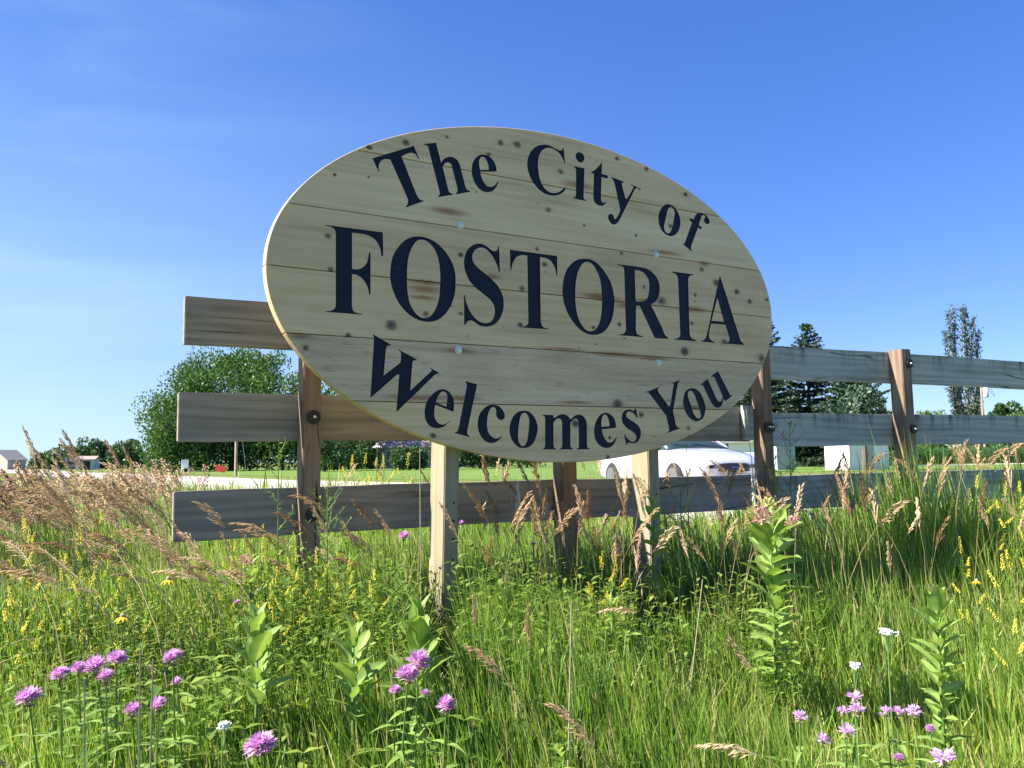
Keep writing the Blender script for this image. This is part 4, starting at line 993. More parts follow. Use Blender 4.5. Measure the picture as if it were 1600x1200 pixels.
mb = MB(); mb.box(0.24, 0.30, -0.84, -0.80, 0.58, 0.68); obj('handle', mb.mesh('handle', [M_dark]), dr_)
for i_ in range(8):
    mb = MB(); mb.box(-1.365, -1.352, -0.72, 0.72, 0.02 + 0.165 * i_, 0.165 + 0.165 * i_); obj('siding_board', mb.mesh('siding_board', [M_white]), shed_w)
building('shed', 1222, 47, 1.3, 0.6, 1.50, 0, RAD(24), 'small grey shed half hidden by the tall weed at the joint post', M_grey, M_roofgrey, flat=True)
building('shed', 1160, 42, 1.2, 1.5, 1.7, 0.3, RAD(-20), 'white outbuilding showing past the hood of the parked car', M_white, M_roofgrey)
building('house', 655, 98, 11.0, 7.0, 2.45, 2.1, RAD(8), 'low house with a pinkish grey roof behind the sign post', M_tan, M_roofpink, cat='house',
         openings=(('window', 'f', -3.2, 0.9, 2.0, 1.2), ('door', 'f', -0.6, 0.0, 2.0, 0.95), ('window', 'f', 2.4, 0.9, 2.0, 1.6)))
building('house', 10, 220, 5.5, 8.0, 2.6, 2.6, RAD(70), 'far house with a grey pitched roof at the left edge', M_tan, M_roofgrey, cat='house', openings=(('window', 's', 0.0, 0.8, 1.8, 1.0),))
building('shed', 138, 150, 3.0, 3.4, 2.0, 0.5, RAD(10), 'far little shed with a pinkish roof and a dark open front', M_grey, M_roofpink, openings=(('door', 'f', 0.0, 0.0, 1.6, 1.8),))

# spruce trunk foot in front of the shed
tk = empty('young_tree', ground_pt(1350, 40)); tag(tk, 'thin dark trunk standing in front of the white shed', 'tree')
mb = MB(); mb.tube([(0, 0, -0.1), (0.02, 0, 1.0), (0.0, 0.02, 2.6)], [0.16, 0.12, 0.09], 8)
obj('trunk', mb.mesh('trunk', [M_bark]), tk)
r = np.random.default_rng(9); n = 1500
d = r.normal(size=(n, 3)); d /= np.linalg.norm(d, axis=1, keepdims=True)
P = d * (r.random(n) ** 0.4)[:, None] * np.array([1.1, 1.1, 1.2]) + np.array([0, 0, 3.0])
nr = d + r.normal(size=(n, 3)) * 0.5; nr /= np.linalg.norm(nr, axis=1, keepdims=True)
V, Lp, St = leaf_quads(P, nr, r.normal(size=(n, 3)) + np.array([0, 0, 0.4]), 0.2 * (0.6 + 0.8 * r.random(n)))
obj('crown', np_mesh('crown', V, Lp, St, [M_needle], None, np.repeat(r.random(n), 4)), tk)

M_pole = wood('utility pole', (0.2, 0.14, 0.1), (0.36, 0.27, 0.2), (0.5, 0.4, 0.3), 'Z', 30.0, rough=0.85)
p = empty('wooden_pole', ground_pt(369, 53)); tag(p, 'brown wooden pole with a pale guy wire below the middle left rail', 'pole')
mb = MB(); mb.tube([(0, 0, -0.2), (0, 0, 4.3)], [0.1, 0.075], 10); obj('post', mb.mesh('post', [M_pole]), p)
mb = MB(); mb.tube([(0.12, 0, 4.2), (0.62, 0.2, 0.0)], [0.012, 0.012], 5); obj('guy_wire', mb.mesh('guy_wire', [galv]), p)
p = empty('wooden_pole', ground_pt(246, 92)); tag(p, 'slim grey brown pole in front of the leftmost big tree', 'pole')
mb = MB(); mb.tube([(0, 0, -0.2), (0, 0, top_h(246, 672, 92))], [0.10, 0.07], 8); obj('post', mb.mesh('post', [M_pole]), p)
mb = MB(); mb.tube([(0, 0, 0), (0, 0, 0.22)], [0.11, 0.09], 8); o = obj('cap', mb.mesh('cap', [galv]), p); o.location = (0, 0, top_h(246, 672, 92) - 0.05)
# pole with a white transformer beside the poplar
hp_ = top_h(1540, 585, 84)
p = empty('utility_pole', ground_pt(1539, 84)); tag(p, 'utility pole with a white can transformer beside the poplar', 'pole')
mb = MB(); mb.tube([(0, 0, -0.2), (0, 0, hp_)], [0.13, 0.1], 8); obj('post', mb.mesh('post', [M_pole]), p)
mb = MB(); z0 = top_h(1545, 621, 84); z1 = top_h(1545, 605, 84)
mb.tube([(0, 0, z0), (0, 0, z0 + 0.05), (0, 0, z1 - 0.1), (0, 0, z1)], [0.2, 0.26, 0.26, 0.12], 12)
o = obj('transformer', mb.mesh('transformer', [M_white], True), p, (0.38, -0.1, 0))
mb = MB(); mb.tube([(0.05, 0, z1 - 0.4), (0.3, 0, z1 - 0.4)], [0.03, 0.03], 5); obj('bracket', mb.mesh('bracket', [galv]), p)
mb = MB()
pts = []
for i in range(9):
    t = i / 8
    pts.append((0.5 + 0.75 * math.sin(t * 2.6), -0.1, z1 + 0.1 - 0.2 * t - 1.0 * math.sin(t * math.pi) * 0.9))
mb.tube(pts, 0.018, 4); obj('wire', mb.mesh('wire', [rubber]), p)

M_red = plain('red sign board', (0.62, 0.05, 0.04), rough=0.5)
p = empty('yard_sign', ground_pt(343, 58), RAD(6)); tag(p, 'small red yard sign standing tilted on the far lawn', 'sign')
mb = MB(); mb.box(-0.34, 0.34, -0.012, 0.012, 0.22, 0.66); o = obj('board', mb.mesh('board', [M_red]), p); o.rotation_euler = (0, RAD(12), 0); o.location = (0, 0, 0.02)
for sx_ in (-0.2, 0.2):
    mb = MB(); mb.tube([(sx_, 0.02, -0.05), (sx_, 0.02, 0.55)], 0.012, 5); obj('stake', mb.mesh('stake', [galv]), p)
p = empty('lawn_chair', ground_pt(291, 74), RAD(35)); tag(p, 'white lawn chair by the road under the trees', 'chair')
mb = MB(); mb.box(-0.3, 0.3, -0.28, 0.28, 0.4, 0.45); obj('seat', mb.mesh('seat', [M_white]), p)
mb = MB(); mb.box(-0.3, 0.3, 0.28, 0.32, 0.4, 1.2); o = obj('backrest', mb.mesh('backrest', [M_white]), p)
for (a, b) in ((-0.27, -0.25), (0.27, -0.25), (-0.27, 0.26), (0.27, 0.26)):
    mb = MB(); mb.box(a - 0.03, a + 0.03, b - 0.03, b + 0.03, -0.02, 0.4); obj('leg', mb.mesh('leg', [M_white]), p)

# ------------------------------------------------------------------ vehicles
M_tyre = plain('tyre rubber', (0.02, 0.02, 0.02), rough=0.85)
M_rim = plain('alloy rim', (0.22, 0.22, 0.23), rough=0.4, metal=0.7)
M_carwhite = plain('white car paint', (0.50, 0.52, 0.57), rough=0.22, spec=0.5, coat=0.8)
M_grille = plain('black grille plastic', (0.012, 0.012, 0.014), rough=0.4)
M_chrome = plain('chrome', (0.7, 0.7, 0.72), rough=0.12, metal=1.0)
M_lamp = plain('headlight lens', (0.6, 0.63, 0.66), rough=0.08, spec=0.8)
M_screen = plain('tinted windscreen', (0.035, 0.06, 0.07), rough=0.06, spec=0.5)
M_blue = plain('blue badge', (0.02, 0.05, 0.3), rough=0.3)

def loft(secs, m=0, close=True):
    mb = MB(); n = len(secs[0])
    vs = [p for s in secs for p in s]; fs = []
    for i in range(len(secs) - 1):
        for k in range(n):
            fs.append((i * n + k, i * n + (k + 1) % n, (i + 1) * n + (k + 1) % n, (i + 1) * n + k))
    if close: fs.append(tuple(range(n))); fs.append(tuple((len(secs) - 1) * n + k for k in range(n - 1, -1, -1)))
    mb.add(vs, fs, m); return mb
def recalc(me):
    bm = bmesh.new(); bm.from_mesh(me); bmesh.ops.recalc_face_normals(bm, faces=bm.faces); bm.to_mesh(me); bm.free(); return me

def car(loc, rz, label):
    c = empty('parked_car', loc, rz); tag(c, label, 'car')
    st = [(-2.42, 0.70, 0.42, 0.80, 0.86), (-2.32, 0.80, 0.30, 0.93, 1.02), (-1.9, 0.88, 0.24, 0.96, 1.07), (-1.2, 0.905, 0.22, 0.95, 1.03), (0.0, 0.915, 0.22, 0.93, 1.0),
          (0.95, 0.905, 0.22, 0.92, 0.985), (1.5, 0.89, 0.24, 0.86, 0.945), (2.0, 0.86, 0.26, 0.77, 0.865), (2.28, 0.80, 0.30, 0.67, 0.775), (2.40, 0.72, 0.36, 0.60, 0.69), (2.45, 0.62, 0.42, 0.52, 0.60)]
    secs = []
    for (x, w, zb, zs, zt) in st:
        pts = [(0.0, zt + 0.012), (w * 0.55, zt), (w * 0.86, zt - 0.035), (w * 0.975, zs), (w, (zs + zb) / 2 + 0.1), (w * 0.985, zb + 0.18), (w * 0.93, zb + 0.03), (w * 0.8, zb)]
        secs.append([(x, -y, z) for y, z in pts] + [(x, y, z) for y, z in pts[:0:-1]])
    obj('body', recalc(loft(secs).mesh('body', [M_carwhite], True)), c)
    gh = [(1.12, 0.78, 0.97, 0.985), (0.55, 0.70, 1.02, 1.24), (0.2, 0.64, 1.0, 1.385), (-0.5, 0.63, 1.0, 1.43), (-1.1, 0.62, 1.0, 1.38), (-1.55, 0.66, 1.02, 1.22), (-1.95, 0.72, 1.03, 1.075)]
    secs = []
    for (x, w, zb, zt) in gh:
        wb = 0.80
        pts = [(0, zt), (w * 0.75, zt - 0.01), (w, zt - 0.05 * (zt - 0.95) / 0.4), (wb, zb - 0.05)]
        secs.append([(x, -y, z) for y, z in pts] + [(x, y, z) for y, z in pts[:0:-1]])
    obj('window', recalc(loft(secs).mesh('window', [M_screen], True)), c)
    rf = [(0.32, 0.60, 1.36), (0.0, 0.625, 1.425), (-0.5, 0.635, 1.448), (-1.1, 0.62, 1.40), (-1.3, 0.60, 1.34)]
    secs = []
    for (x, w, z) in rf:
        pts = [(0, z + 0.012), (w * 0.8, z), (w * 1.01, z - 0.05), (w * 0.95, z - 0.07)]
        secs.append([(x, -y, q) for y, q in pts] + [(x, y, q) for y, q in pts[:0:-1]])
    obj('roof', recalc(loft(secs).mesh('roof', [M_carwhite], True)), c)
    for sy in (-1, 1):
        mb = MB(); mb.tube([(1.10, sy * 0.80, 0.98), (0.62, sy * 0.72, 1.22), (0.28, sy * 0.64, 1.37)], 0.032, 6); obj('pillar', mb.mesh('pillar', [M_carwhite], True), c)
        mb = MB(); mb.tube([(-0.45, sy * 0.815, 0.97), (-0.5, sy * 0.66, 1.40)], 0.03, 6); obj('pillar', mb.mesh('pillar', [M_grille]), c)
        bmx = bevel_box(0.62, 0.80, sy * 0.93 - 0.1, sy * 0.93 + 0.1, 0.98, 1.12, 0.04); obj('mirror', bm_mesh(bmx, 'mirror', [M_carwhite]), c)
        secs = [[(2.14, sy * 0.84, 0.66), (2.14, sy * 0.855, 0.56), (2.16, sy * 0.60, 0.55), (2.16, sy * 0.60, 0.68)], [(2.30, sy * 0.80, 0.655), (2.335, sy * 0.80, 0.56), (2.43, sy * 0.52, 0.55), (2.40, sy * 0.52, 0.655)]]
        obj('headlight', recalc(loft(secs).mesh('headlight', [M_lamp])), c)
        for wx in (-1.42, 1.48):
            wh = MB(); wh.tube([(wx, sy * 0.73, 0.33), (wx, sy * 0.76, 0.33), (wx, sy * 0.90, 0.33), (wx, sy * 0.93, 0.33)], [0.29, 0.33, 0.33, 0.29], 24)
            wo_ = obj('wheel', wh.mesh('wheel', [M_tyre], True), c)
            wh = MB(); wh.disc((wx, sy * 0.915, 0.33), (0, sy, 0), 0.215, 0.02, 20); obj('rim', wh.mesh('rim', [M_rim]), wo_)
    def nose(y0, y1, z0, z1, x, bend, name, mat, n=10, th=0.05):
        secs = []
        for i in range(n + 1):
            y = y0 + (y1 - y0) * i / n; e = (abs(y) / max(abs(y0), abs(y1))) ** 2
            xx = x - bend * e; hh = (z1 - z0) * (1 - 0.55 * e ** 2) / 2; zc = (z0 + z1) / 2
            secs.append([(xx + th, y, zc - hh * 0.85), (xx + th - 0.02, y, zc + hh), (xx - 0.1, y, zc + hh), (xx - 0.1, y, zc - hh)])
        return obj(name, recalc(loft(secs).mesh(name, [mat])), c)
    nose(-0.50, 0.50, 0.43, 0.635, 2.475, 0.11, 'grille', M_grille)
    nose(-0.74, 0.74, 0.28, 0.405, 2.45, 0.20, 'bumper', M_carwhite, th=0.07)
    mb = MB(); vs = [(2.535, 0.075 * math.cos(a), 0.54 + 0.03 * math.sin(a)) for a in np.linspace(0, 2 * math.pi, 17)[:-1]]
    mb.add(vs + [(2.50, y, z) for _, y, z in vs], [tuple(range(16))] + [(k, 16 + k, 16 + (k + 1) % 16, (k + 1) % 16) for k in range(16)]); obj('badge', recalc(mb.mesh('badge', [M_blue])), c)
    for y0, y1 in ((0.5, -0.05), (-0.05, -0.55)):
        mb = MB(); mb.tube([(1.17, y0, 0.995), (1.03, (y0 + y1) / 2, 1.045), (0.98, y1, 1.07)], 0.011, 4); obj('wiper', mb.mesh('wiper', [M_grille]), c)
    for x in (0.35, -0.55):
        for sy in (-1, 1):
            mb = MB(); mb.tube([(x + 0.5, sy * 0.9, 0.95), (x + 0.48, sy * 0.918, 0.6), (x + 0.45, sy * 0.90, 0.32)], 0.006, 4); obj('door_seam', mb.mesh('door_seam', [M_grille]), c)
    return c
car((3.84, 20.3, GROUND_FAR + 0.02), RAD(-69), 'white car with a black grille parked nose towards the right fence post')

t = empty('parked_truck', ground_pt(112, 152), RAD(-60)); tag(t, 'small far purple grey truck parked beside the little shed', 'truck')
M_purple = plain('purple grey paint', (0.16, 0.13, 0.19), rough=0.4)
bmx = bevel_box(-1.5, 0.6, -0.8, 0.8, 0.6, 2.3, 0.06); obj('box', bm_mesh(bmx, 'box', [M_purple]), t)
bmx = bevel_box(0.62, 1.7, -0.75, 0.75, 0.5, 1.7, 0.12); cb = obj('cab', bm_mesh(bmx, 'cab', [M_purple]), t)
mb = MB(); mb.box(1.69, 1.72, -0.6, 0.6, 1.1, 1.55); obj('window', mb.mesh('window', [M_glass]), t)
for wx in (-0.9, 1.1):
    for sy in (-1, 1):
        mb = MB(); mb.tube([(wx, sy * 0.62, 0.4), (wx, sy * 0.82, 0.4)], [0.4, 0.4], 16); obj('wheel', mb.mesh('wheel', [M_tyre]), t)

# ------------------------------------------------------------------ meadow: grass and ground cover
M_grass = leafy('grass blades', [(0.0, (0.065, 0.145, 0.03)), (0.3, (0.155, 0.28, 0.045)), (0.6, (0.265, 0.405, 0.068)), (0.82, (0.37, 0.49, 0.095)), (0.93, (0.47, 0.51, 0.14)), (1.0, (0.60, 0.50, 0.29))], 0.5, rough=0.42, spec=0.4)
M_weed = leafy('weed leaves', [(0.0, (0.10, 0.19, 0.035)), (0.5, (0.19, 0.30, 0.05)), (1.0, (0.32, 0.42, 0.09))], 0.45, rough=0.5)
M_stalk = leafy('dry grass stalks', [(0.0, (0.16, 0.20, 0.06)), (0.5, (0.34, 0.28, 0.13)), (1.0, (0.45, 0.36, 0.20))], 0.2, source='obj')
M_seed = leafy('brome seed heads', [(0.0, (0.38, 0.23, 0.14)), (0.3, (0.50, 0.35, 0.20)), (0.75, (0.60, 0.46, 0.27)), (1.0, (0.68, 0.57, 0.37))], 0.3, source='obj')
M_seedv = leafy('brome seed heads mixed', [(0.0, (0.38, 0.23, 0.14)), (0.3, (0.50, 0.35, 0.20)), (0.75, (0.60, 0.46, 0.27)), (1.0, (0.68, 0.57, 0.37))], 0.3)
M_stalkv = leafy('dry grass stalks mixed', [(0.0, (0.16, 0.20, 0.06)), (1.0, (0.45, 0.36, 0.20))], 0.2)

NEX = [-424, -100, -36.5, -17.5, -5.5, 1.5, 8, 18, 42, 122]; NEY = [648, 161, 66, 37.5, 19.5, 9.6, 8.2, 10, 32, 36]
def grass_ok(x, y):
    return y < np.interp(x, NEX, NEY) - 0.25 + 0.25 * np.sin(x * 3.1)
def gap(x, y):
    """the trodden spots before the two sign posts"""
    k = x / np.maximum(y, 0.1)
    a = np.exp(-((k + 0.083) / 0.030) ** 4) * (y > 2.3) * (y < 3.4)
    b = np.exp(-((k - 0.162) / 0.028) ** 4) * (y > 2.9) * (y < 3.9) * 0.8
    return np.maximum(a, b)
def tall(x, y):
    s = (x - FJ.x) * FR.x + (y - FJ.y) * FR.y
    w = -((x - SP.x) * SN.x + (y - SP.y) * SN.y)
    left = np.clip((-1.2 - x) / 1.5, 0, 1) * np.clip((y - 2.0) / 1.5, 0, 1)
    right = np.clip((s + 0.2) / 0.8, 0, 1) * np.clip((w + 0.9) / 0.8, 0, 1)
    hgt = 0.33 + 0.16 * left + 0.30 * right + 0.19 * np.clip((x + 0.75) / 0.4, 0, 1) * np.exp(-((w - 0.15) / 0.38) ** 2)
    hgt = hgt * (1 - 0.55 * np.clip((w - 1.1) / 0.5, 0, 1) * np.clip((x - 0.16 * y) / 0.3, 0, 1))
    hgt = hgt * (1 - 0.6 * gap(x, y))
    return hgt * (1 - 0.25 * np.clip((w - 0.6) / 1.0, 0, 1) * (1 - right) * (1 - left))
def wedge(n, y0, y1, rng, spread=0.80, pw=1.0):
    y = y0 + (y1 - y0) * rng.random(n) ** pw
    x = (rng.random(n) * 2 - 1) * (spread * y + 0.55)
    return x, y
def blades(n, y0, y1, rng, width, hk=1.0, seg=3, pw=1.0, hp=None, patch=True, var_shift=0.0):
    x, y = wedge(n, y0, y1, rng, pw=pw)
    if patch:                                     # tussocks: pull the roots together
        cx = np.round(x / 0.09 + 0.5 * np.sin(y * 40)) * 0.09; cy = np.round(y / 0.09 + 0.5 * np.sin(x * 37)) * 0.09
        k = rng.random(n) * 0.65
        x = x * (1 - k) + cx * k; y = y * (1 - k) + cy * k
    ok = grass_ok(x, y)
    x, y = x[ok], y[ok]; n = len(x)
    z = gz(x, y)
    h = tall(x, y) * hk * (0.45 + 0.75 * rng.random(n)) * (0.85 + 0.3 * np.sin(x * 2.7 + 1.3) * np.sin(y * 3.1))
    a = rng.random(n) * 6.283
    lean = 0.06 + 0.46 * rng.random(n) ** 2.4
    dx = np.cos(a) * lean - 0.10; dy = np.sin(a) * lean
    fa = rng.random(n) * 6.283
    wd = width * (0.6 + 0.8 * rng.random(n))
    t = np.linspace(0, 1, seg + 1)
    V = np.zeros((n, 2 * seg + 1, 3))
    for i, tt in enumerate(t):
        px = x + dx * h * (0.35 * tt + 0.65 * tt * tt); py = y + dy * h * (0.35 * tt + 0.65 * tt * tt)
        pz = z - 0.02 + h * tt * (1 - 0.28 * lean * tt * tt)
        if i < seg:
            ww = wd * (1 - 0.55 * tt) * 0.5
            V[:, 2 * i] = np.stack([px - np.cos(fa) * ww, py - np.sin(fa) * ww, pz], 1)
            V[:, 2 * i + 1] = np.stack([px + np.cos(fa) * ww, py + np.sin(fa) * ww, pz], 1)
        else:
            V[:, 2 * i] = np.stack([px, py, pz], 1)
    pat = []; st = []; c = 0
    for i in range(seg - 1):
        pat += [2 * i, 2 * i + 1, 2 * i + 3, 2 * i + 2]; st.append(c); c += 4
    pat += [2 * seg - 2, 2 * seg - 1, 2 * seg]; st.append(c); c += 3
    pat = np.array(pat); st = np.array(st)
    nv = 2 * seg + 1
    loops = (pat[None] + (np.arange(n) * nv)[:, None]).ravel()
    starts = (st[None] + (np.arange(n) * c)[:, None]).ravel()
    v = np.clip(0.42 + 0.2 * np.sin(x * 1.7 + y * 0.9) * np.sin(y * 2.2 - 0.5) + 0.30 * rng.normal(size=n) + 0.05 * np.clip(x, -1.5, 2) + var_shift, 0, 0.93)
    w_ = -((x - SP.x) * SN.x + (y - SP.y) * SN.y)   # shade below the sign put into the blade colour along the fence line
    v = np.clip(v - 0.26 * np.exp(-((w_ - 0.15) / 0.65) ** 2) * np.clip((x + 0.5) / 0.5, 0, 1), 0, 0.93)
    dry = rng.random(n) < 0.085
    v[dry] = 0.97 + 0.03 * rng.random(dry.sum())
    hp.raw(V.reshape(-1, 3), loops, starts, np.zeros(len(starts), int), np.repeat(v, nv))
hp = Heap()
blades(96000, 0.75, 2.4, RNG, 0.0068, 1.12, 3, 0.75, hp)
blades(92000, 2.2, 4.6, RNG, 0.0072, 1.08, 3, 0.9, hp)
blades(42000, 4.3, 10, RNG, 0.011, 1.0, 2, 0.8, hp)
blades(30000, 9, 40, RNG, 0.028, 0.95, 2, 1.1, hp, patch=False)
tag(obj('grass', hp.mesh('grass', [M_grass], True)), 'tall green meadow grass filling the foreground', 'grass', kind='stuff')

# low leafy weeds between the grass
def weed_proto(kind, rq):
    mb = MB()
    if kind == 0:                                  # small oval leaflets up a branching stem
        h = 0.34
        for b in range(4):
            a = b * 1.7 + rq.random(); tip = Vector((math.cos(a) * 0.07, math.sin(a) * 0.07, h * rq.uniform(0.7, 1.05)))
            mb.tube([(0, 0, 0), tip * 0.5 + Vector((0.01, 0, 0)), tip], [0.0022, 0.0018, 0.0008], 3, cap=False, var=0.3)
            for k in range(9):
                t = 0.25 + 0.75 * k / 8; p = tip * t; a2 = k * 2.4 + b
                mb.leaf(p, (math.cos(a2), math.sin(a2), 0.55), (0, 0, 1), rq.uniform(0.022, 0.036), 0.014, 0.2, 0.2, 2, var=rq.random())
    elif kind == 1:                                # lance leaves in opposite pairs
        h = 0.32
        mb.tube([(0, 0, 0), (0.008, 0.0, h * 0.6), (0.0, 0.01, h)], [0.003, 0.0025, 0.0012], 4, cap=False, var=0.3)
        for k in range(7):
            z = 0.06 + (h - 0.05) * k / 6
            for s in (0, math.pi):
                a = k * math.pi / 2 + s + rq.uniform(-0.2, 0.2)
                mb.leaf((0, 0, z), (math.cos(a), math.sin(a), 0.5), (0, 0, 1), 0.075 * (1.1 - 0.5 * k / 6), 0.026, 0.35, 0.25, 3, var=rq.uniform(0.3, 1))
    else:                                          # rough broad leaves
        for k in range(6):
            a = k * 2.4; z = 0.03 + 0.035 * k
            mb.leaf((0, 0, z), (math.cos(a), math.sin(a), 0.9), (0, 0, 1), rq.uniform(0.09, 0.14), 0.05, 0.5, 0.2, 3, var=rq.uniform(0.1, 0.8))
        mb.tube([(0, 0, 0), (0, 0, 0.22)], [0.003, 0.002], 4, cap=False, var=0.4)
    return mb
hp = Heap(); rq = random.Random(3)
def spread_px(n, px0, px1, d0, d1, rng):
    d = d0 + (d1 - d0) * rng.random(n); px = px0 + (px1 - px0) * rng.random(n)
    x = (px - 800) / 1310 * d
    return x, d
for (k, n, px0, px1, d0, d1, s0, s1) in ((0, 340, 420, 1010, 2.35, 3.5, 0.8, 1.35), (0, 150, 0, 480, 2.0, 3.2, 0.7, 1.15), (0, 120, 1000, 1260, 2.6, 4.2, 0.8, 1.2), (1, 56, -30, 430, 1.25, 2.3, 0.8, 1.15),
                                         (1, 34, 430, 900, 1.25, 2.2, 0.6, 1.0), (1, 40, 900, 1620, 1.3, 2.2, 0.6, 0.9), (2, 60, 380, 760, 1.3, 2.5, 0.6, 1.1), (2, 34, 0, 380, 1.2, 2.2, 0.6, 1.0), (2, 40, 800, 1600, 1.3, 2.4, 0.6, 0.9)):
    for rep in range(2):
        x, y = spread_px(n // 2, px0, px1, d0, d1, RNG)
        ok = gap(x, y) < 0.3; x, y = x[ok], y[ok]
        T = np.stack([x, y, gz(x, y) - 0.01], 1)
        hp.scatter(weed_proto(k, rq), T, RNG.random(len(x)) * 6.28, s0 + (s1 - s0) * RNG.random(len(x)), RNG.random(len(x)), (RNG.normal(size=len(x)) * 0.12, RNG.normal(size=len(x)) * 0.12))
tag(obj('weeds', hp.mesh('weeds', [M_weed])), 'leafy green weeds among the grass below the sign', 'weeds', kind='stuff')

# ------------------------------------------------------------------ brome grass with seed heads
def brome_proto(seed, h, nod):
    q = random.Random(seed)
    st = MB(); pts = []
    for i in range(6):
        t = i / 5
        pts.append(Vector((-nod * 0.55 * h * t ** 2.6, 0.02 * q.uniform(-1, 1) * h * t, h * (t - 0.12 * nod * t ** 3))))
    st.tube(pts, [0.0021, 0.0019, 0.0017, 0.0014, 0.0011, 0.0008], 4, cap=False)
    for k in range(2):
        a = q.uniform(0, 6.28)
        st.leaf(pts[1 + k], (math.cos(a), math.sin(a), 0.9), (0, 0, 1), 0.2, 0.006, 0.9, 0.1, 4)
    hd = MB()
    b = pts[-1]; d = (pts[-1] - pts[-2]).normalized()
    n = 8; L_ = q.uniform(0.13, 0.18)
    ax = [b]
    for i in range(n):
        d = (d + Vector((-0.10 * nod - 0.02, q.uniform(-0.05, 0.05), -0.05 * nod))).normalized()
        ax.append(ax[-1] + d * (L_ / n))
    hd.tube(ax, [0.001] * len(ax), 3, cap=False)
    for i in range(n + 1):
        t = i / n
        for k in range(5 if i < n else 2):
            a = q.uniform(0, 6.28)
            out = Vector((math.cos(a) - 0.45 * nod, math.sin(a), 0))
            tight = 0.55 if nod > 0.32 else 0.22
            bl = (0.042 * (1 - t) + 0.008) * q.uniform(0.4, 1.1)
            tip = ax[i] + (d * 0.75 + out * tight + Vector((0, 0, 0.25))).normalized() * bl
            hd.tube([ax[i], tip], [0.0007, 0.0006], 3, cap=False)
            sd = (d * 0.8 + out * tight * 0.65 + Vector((-0.25 * nod, 0, -0.35 * nod - 0.05)) + Vector((q.uniform(-.2, .2), q.uniform(-.2, .2), q.uniform(-.1, .2)))).normalized()
            hd.spikelet(tip, sd, q.uniform(0.020, 0.030), 0.0034)
    return st, hd
PROTO = []
for i in range(10):
    nod = (0.25, 0.55, 0.8, 0.4, 0.95, 0.15, 0.1, 0.3, 0.65, 0.2)[i]
    s_, h_ = brome_proto(100 + i, 0.62, nod)
    PROTO.append((s_.mesh('brome_stem', [M_stalk]), h_.mesh('seed_head', [M_seed]), s_, h_))
UP = (5, 6, 7, 9, 3, 0); NOD = (1, 2, 4, 8, 3, 0)
qb = random.Random(21)
def brome(x, y, top, label, group, kinds, rz=None):
    k = qb.choice(kinds); z = float(gz(x, y)) - 0.02
    st, hd = PROTO[k][:2]
    sc = max(0.4, (top - z) / 0.74)
    o = obj('brome_grass', st, None, (x, y, z), rz if rz is not None else (qb.uniform(0, 6.28) if kinds is UP else qb.uniform(-0.7, 0.7)))
    o.scale = (0.6 + 0.4 * sc, 0.6 + 0.4 * sc, sc) if sc > 1 else (sc, sc, sc)
    o.rotation_euler.x = qb.uniform(-0.07, 0.07); o.rotation_euler.y = qb.uniform(-0.10, 0.05)
    tag(o, label, 'wild grass', group, 'thing')
    obj('seed_head', hd, o)
ZONES = (
    (64, -30, 285, 2.3, 5.5, 0.46, 0.80, NOD, 'tall tan brome seed head in the dense stand left of the fence', 'brome grass left of the fence'),
    (30, 262, 470, 2.5, 3.3, 0.46, 0.66, NOD, 'brown nodding brome seed head in front of the left rail ends', 'brome grass before the left rail ends'),
    (22, 500, 665, 2.75, 3.5, 0.44, 0.70, NOD, 'tan brome seed head before the bottom rail left of the sign post', 'brome grass left of the left sign post'),
    (52, 722, 995, 2.9, 3.75, 0.46, 0.74, UP, 'upright tan brome seed head under the sign between its two posts', 'brome grass between the sign posts'),
    (26, 1040, 1180, 3.2, 4.2, 0.50, 0.76, UP, 'tan brome seed head between the right sign post and the joint post', 'brome grass right of the right sign post'),
    (36, 1195, 1430, 3.2, 5.0, 0.54, 0.80, UP, 'golden brome seed head before the right rails and the shed', 'brome grass before the right rails'),
    (34, 1420, 1625, 3.6, 6.5, 0.60, 0.92, UP, 'golden brown brome seed head at the right end of the fence', 'brome grass at the right end'),
    (14, 490, 860, 5.6, 8.0, 0.55, 0.80, UP, 'sunlit brome seed head behind the fence under the left half of the sign', 'brome grass behind the fence'),
    (26, 880, 1190, 4.8, 8.0, 0.52, 0.76, UP, 'sunlit brome seed head behind the fence in front of the car', 'brome grass before the car'),
)
for (n, p0, p1, d0, d1, h0, h1, kinds, lab, grp) in ZONES:
    for i in range(n):
        u = (i + qb.random()) / n
        dp = d0 + (d1 - d0) * qb.random() ** 1.2
        px = p0 + (p1 - p0) * u
        x = (px - 800) / 1310 * dp
        h = h0 + (h1 - h0) * qb.random()
        l2 = lab
        if grp == 'brome grass left of the fence':
            where = 'at the left edge of the meadow' if px < 70 else ('in front of the far tree line' if px < 170 else 'beside the ends of the left rails')
            l2 = ('tall tan brome seed head close by ' if dp < 3.4 else 'tall tan brome seed head farther back ') + where
        brome(x, dp, float(gz(x, dp)) + h, l2, grp, kinds)
for (px, py, dp, kinds, lab) in ((135, 1118, 1.75, NOD, 'small tan seed head drooping below the lowest left blossoms'), (1405, 1052, 1.9, NOD, 'long nodding tan seed head right of the white yarrow'),
        (862, 985, 2.1, NOD, 'drooping tan seed head below the space between the sign posts'), (815, 950, 2.3, UP, 'thin upright seed head right of the left sign post foot'),
        (1235, 985, 2.2, UP, 'thin upright seed head right of the big flowering milkweed'), (1115, 850, 2.7, NOD, 'golden seed head arching left of the big flowering milkweed'),
        (735, 935, 2.5, UP, 'dark seed head leaning beside the foot of the left sign post'), (1020, 1075, 1.8, NOD, 'pale seed head low in the bright grass below the right sign post')):
    p = place(px, py, dp); brome(p.x, p.y, p.z, lab, 'single brome stalks in the foreground', kinds)
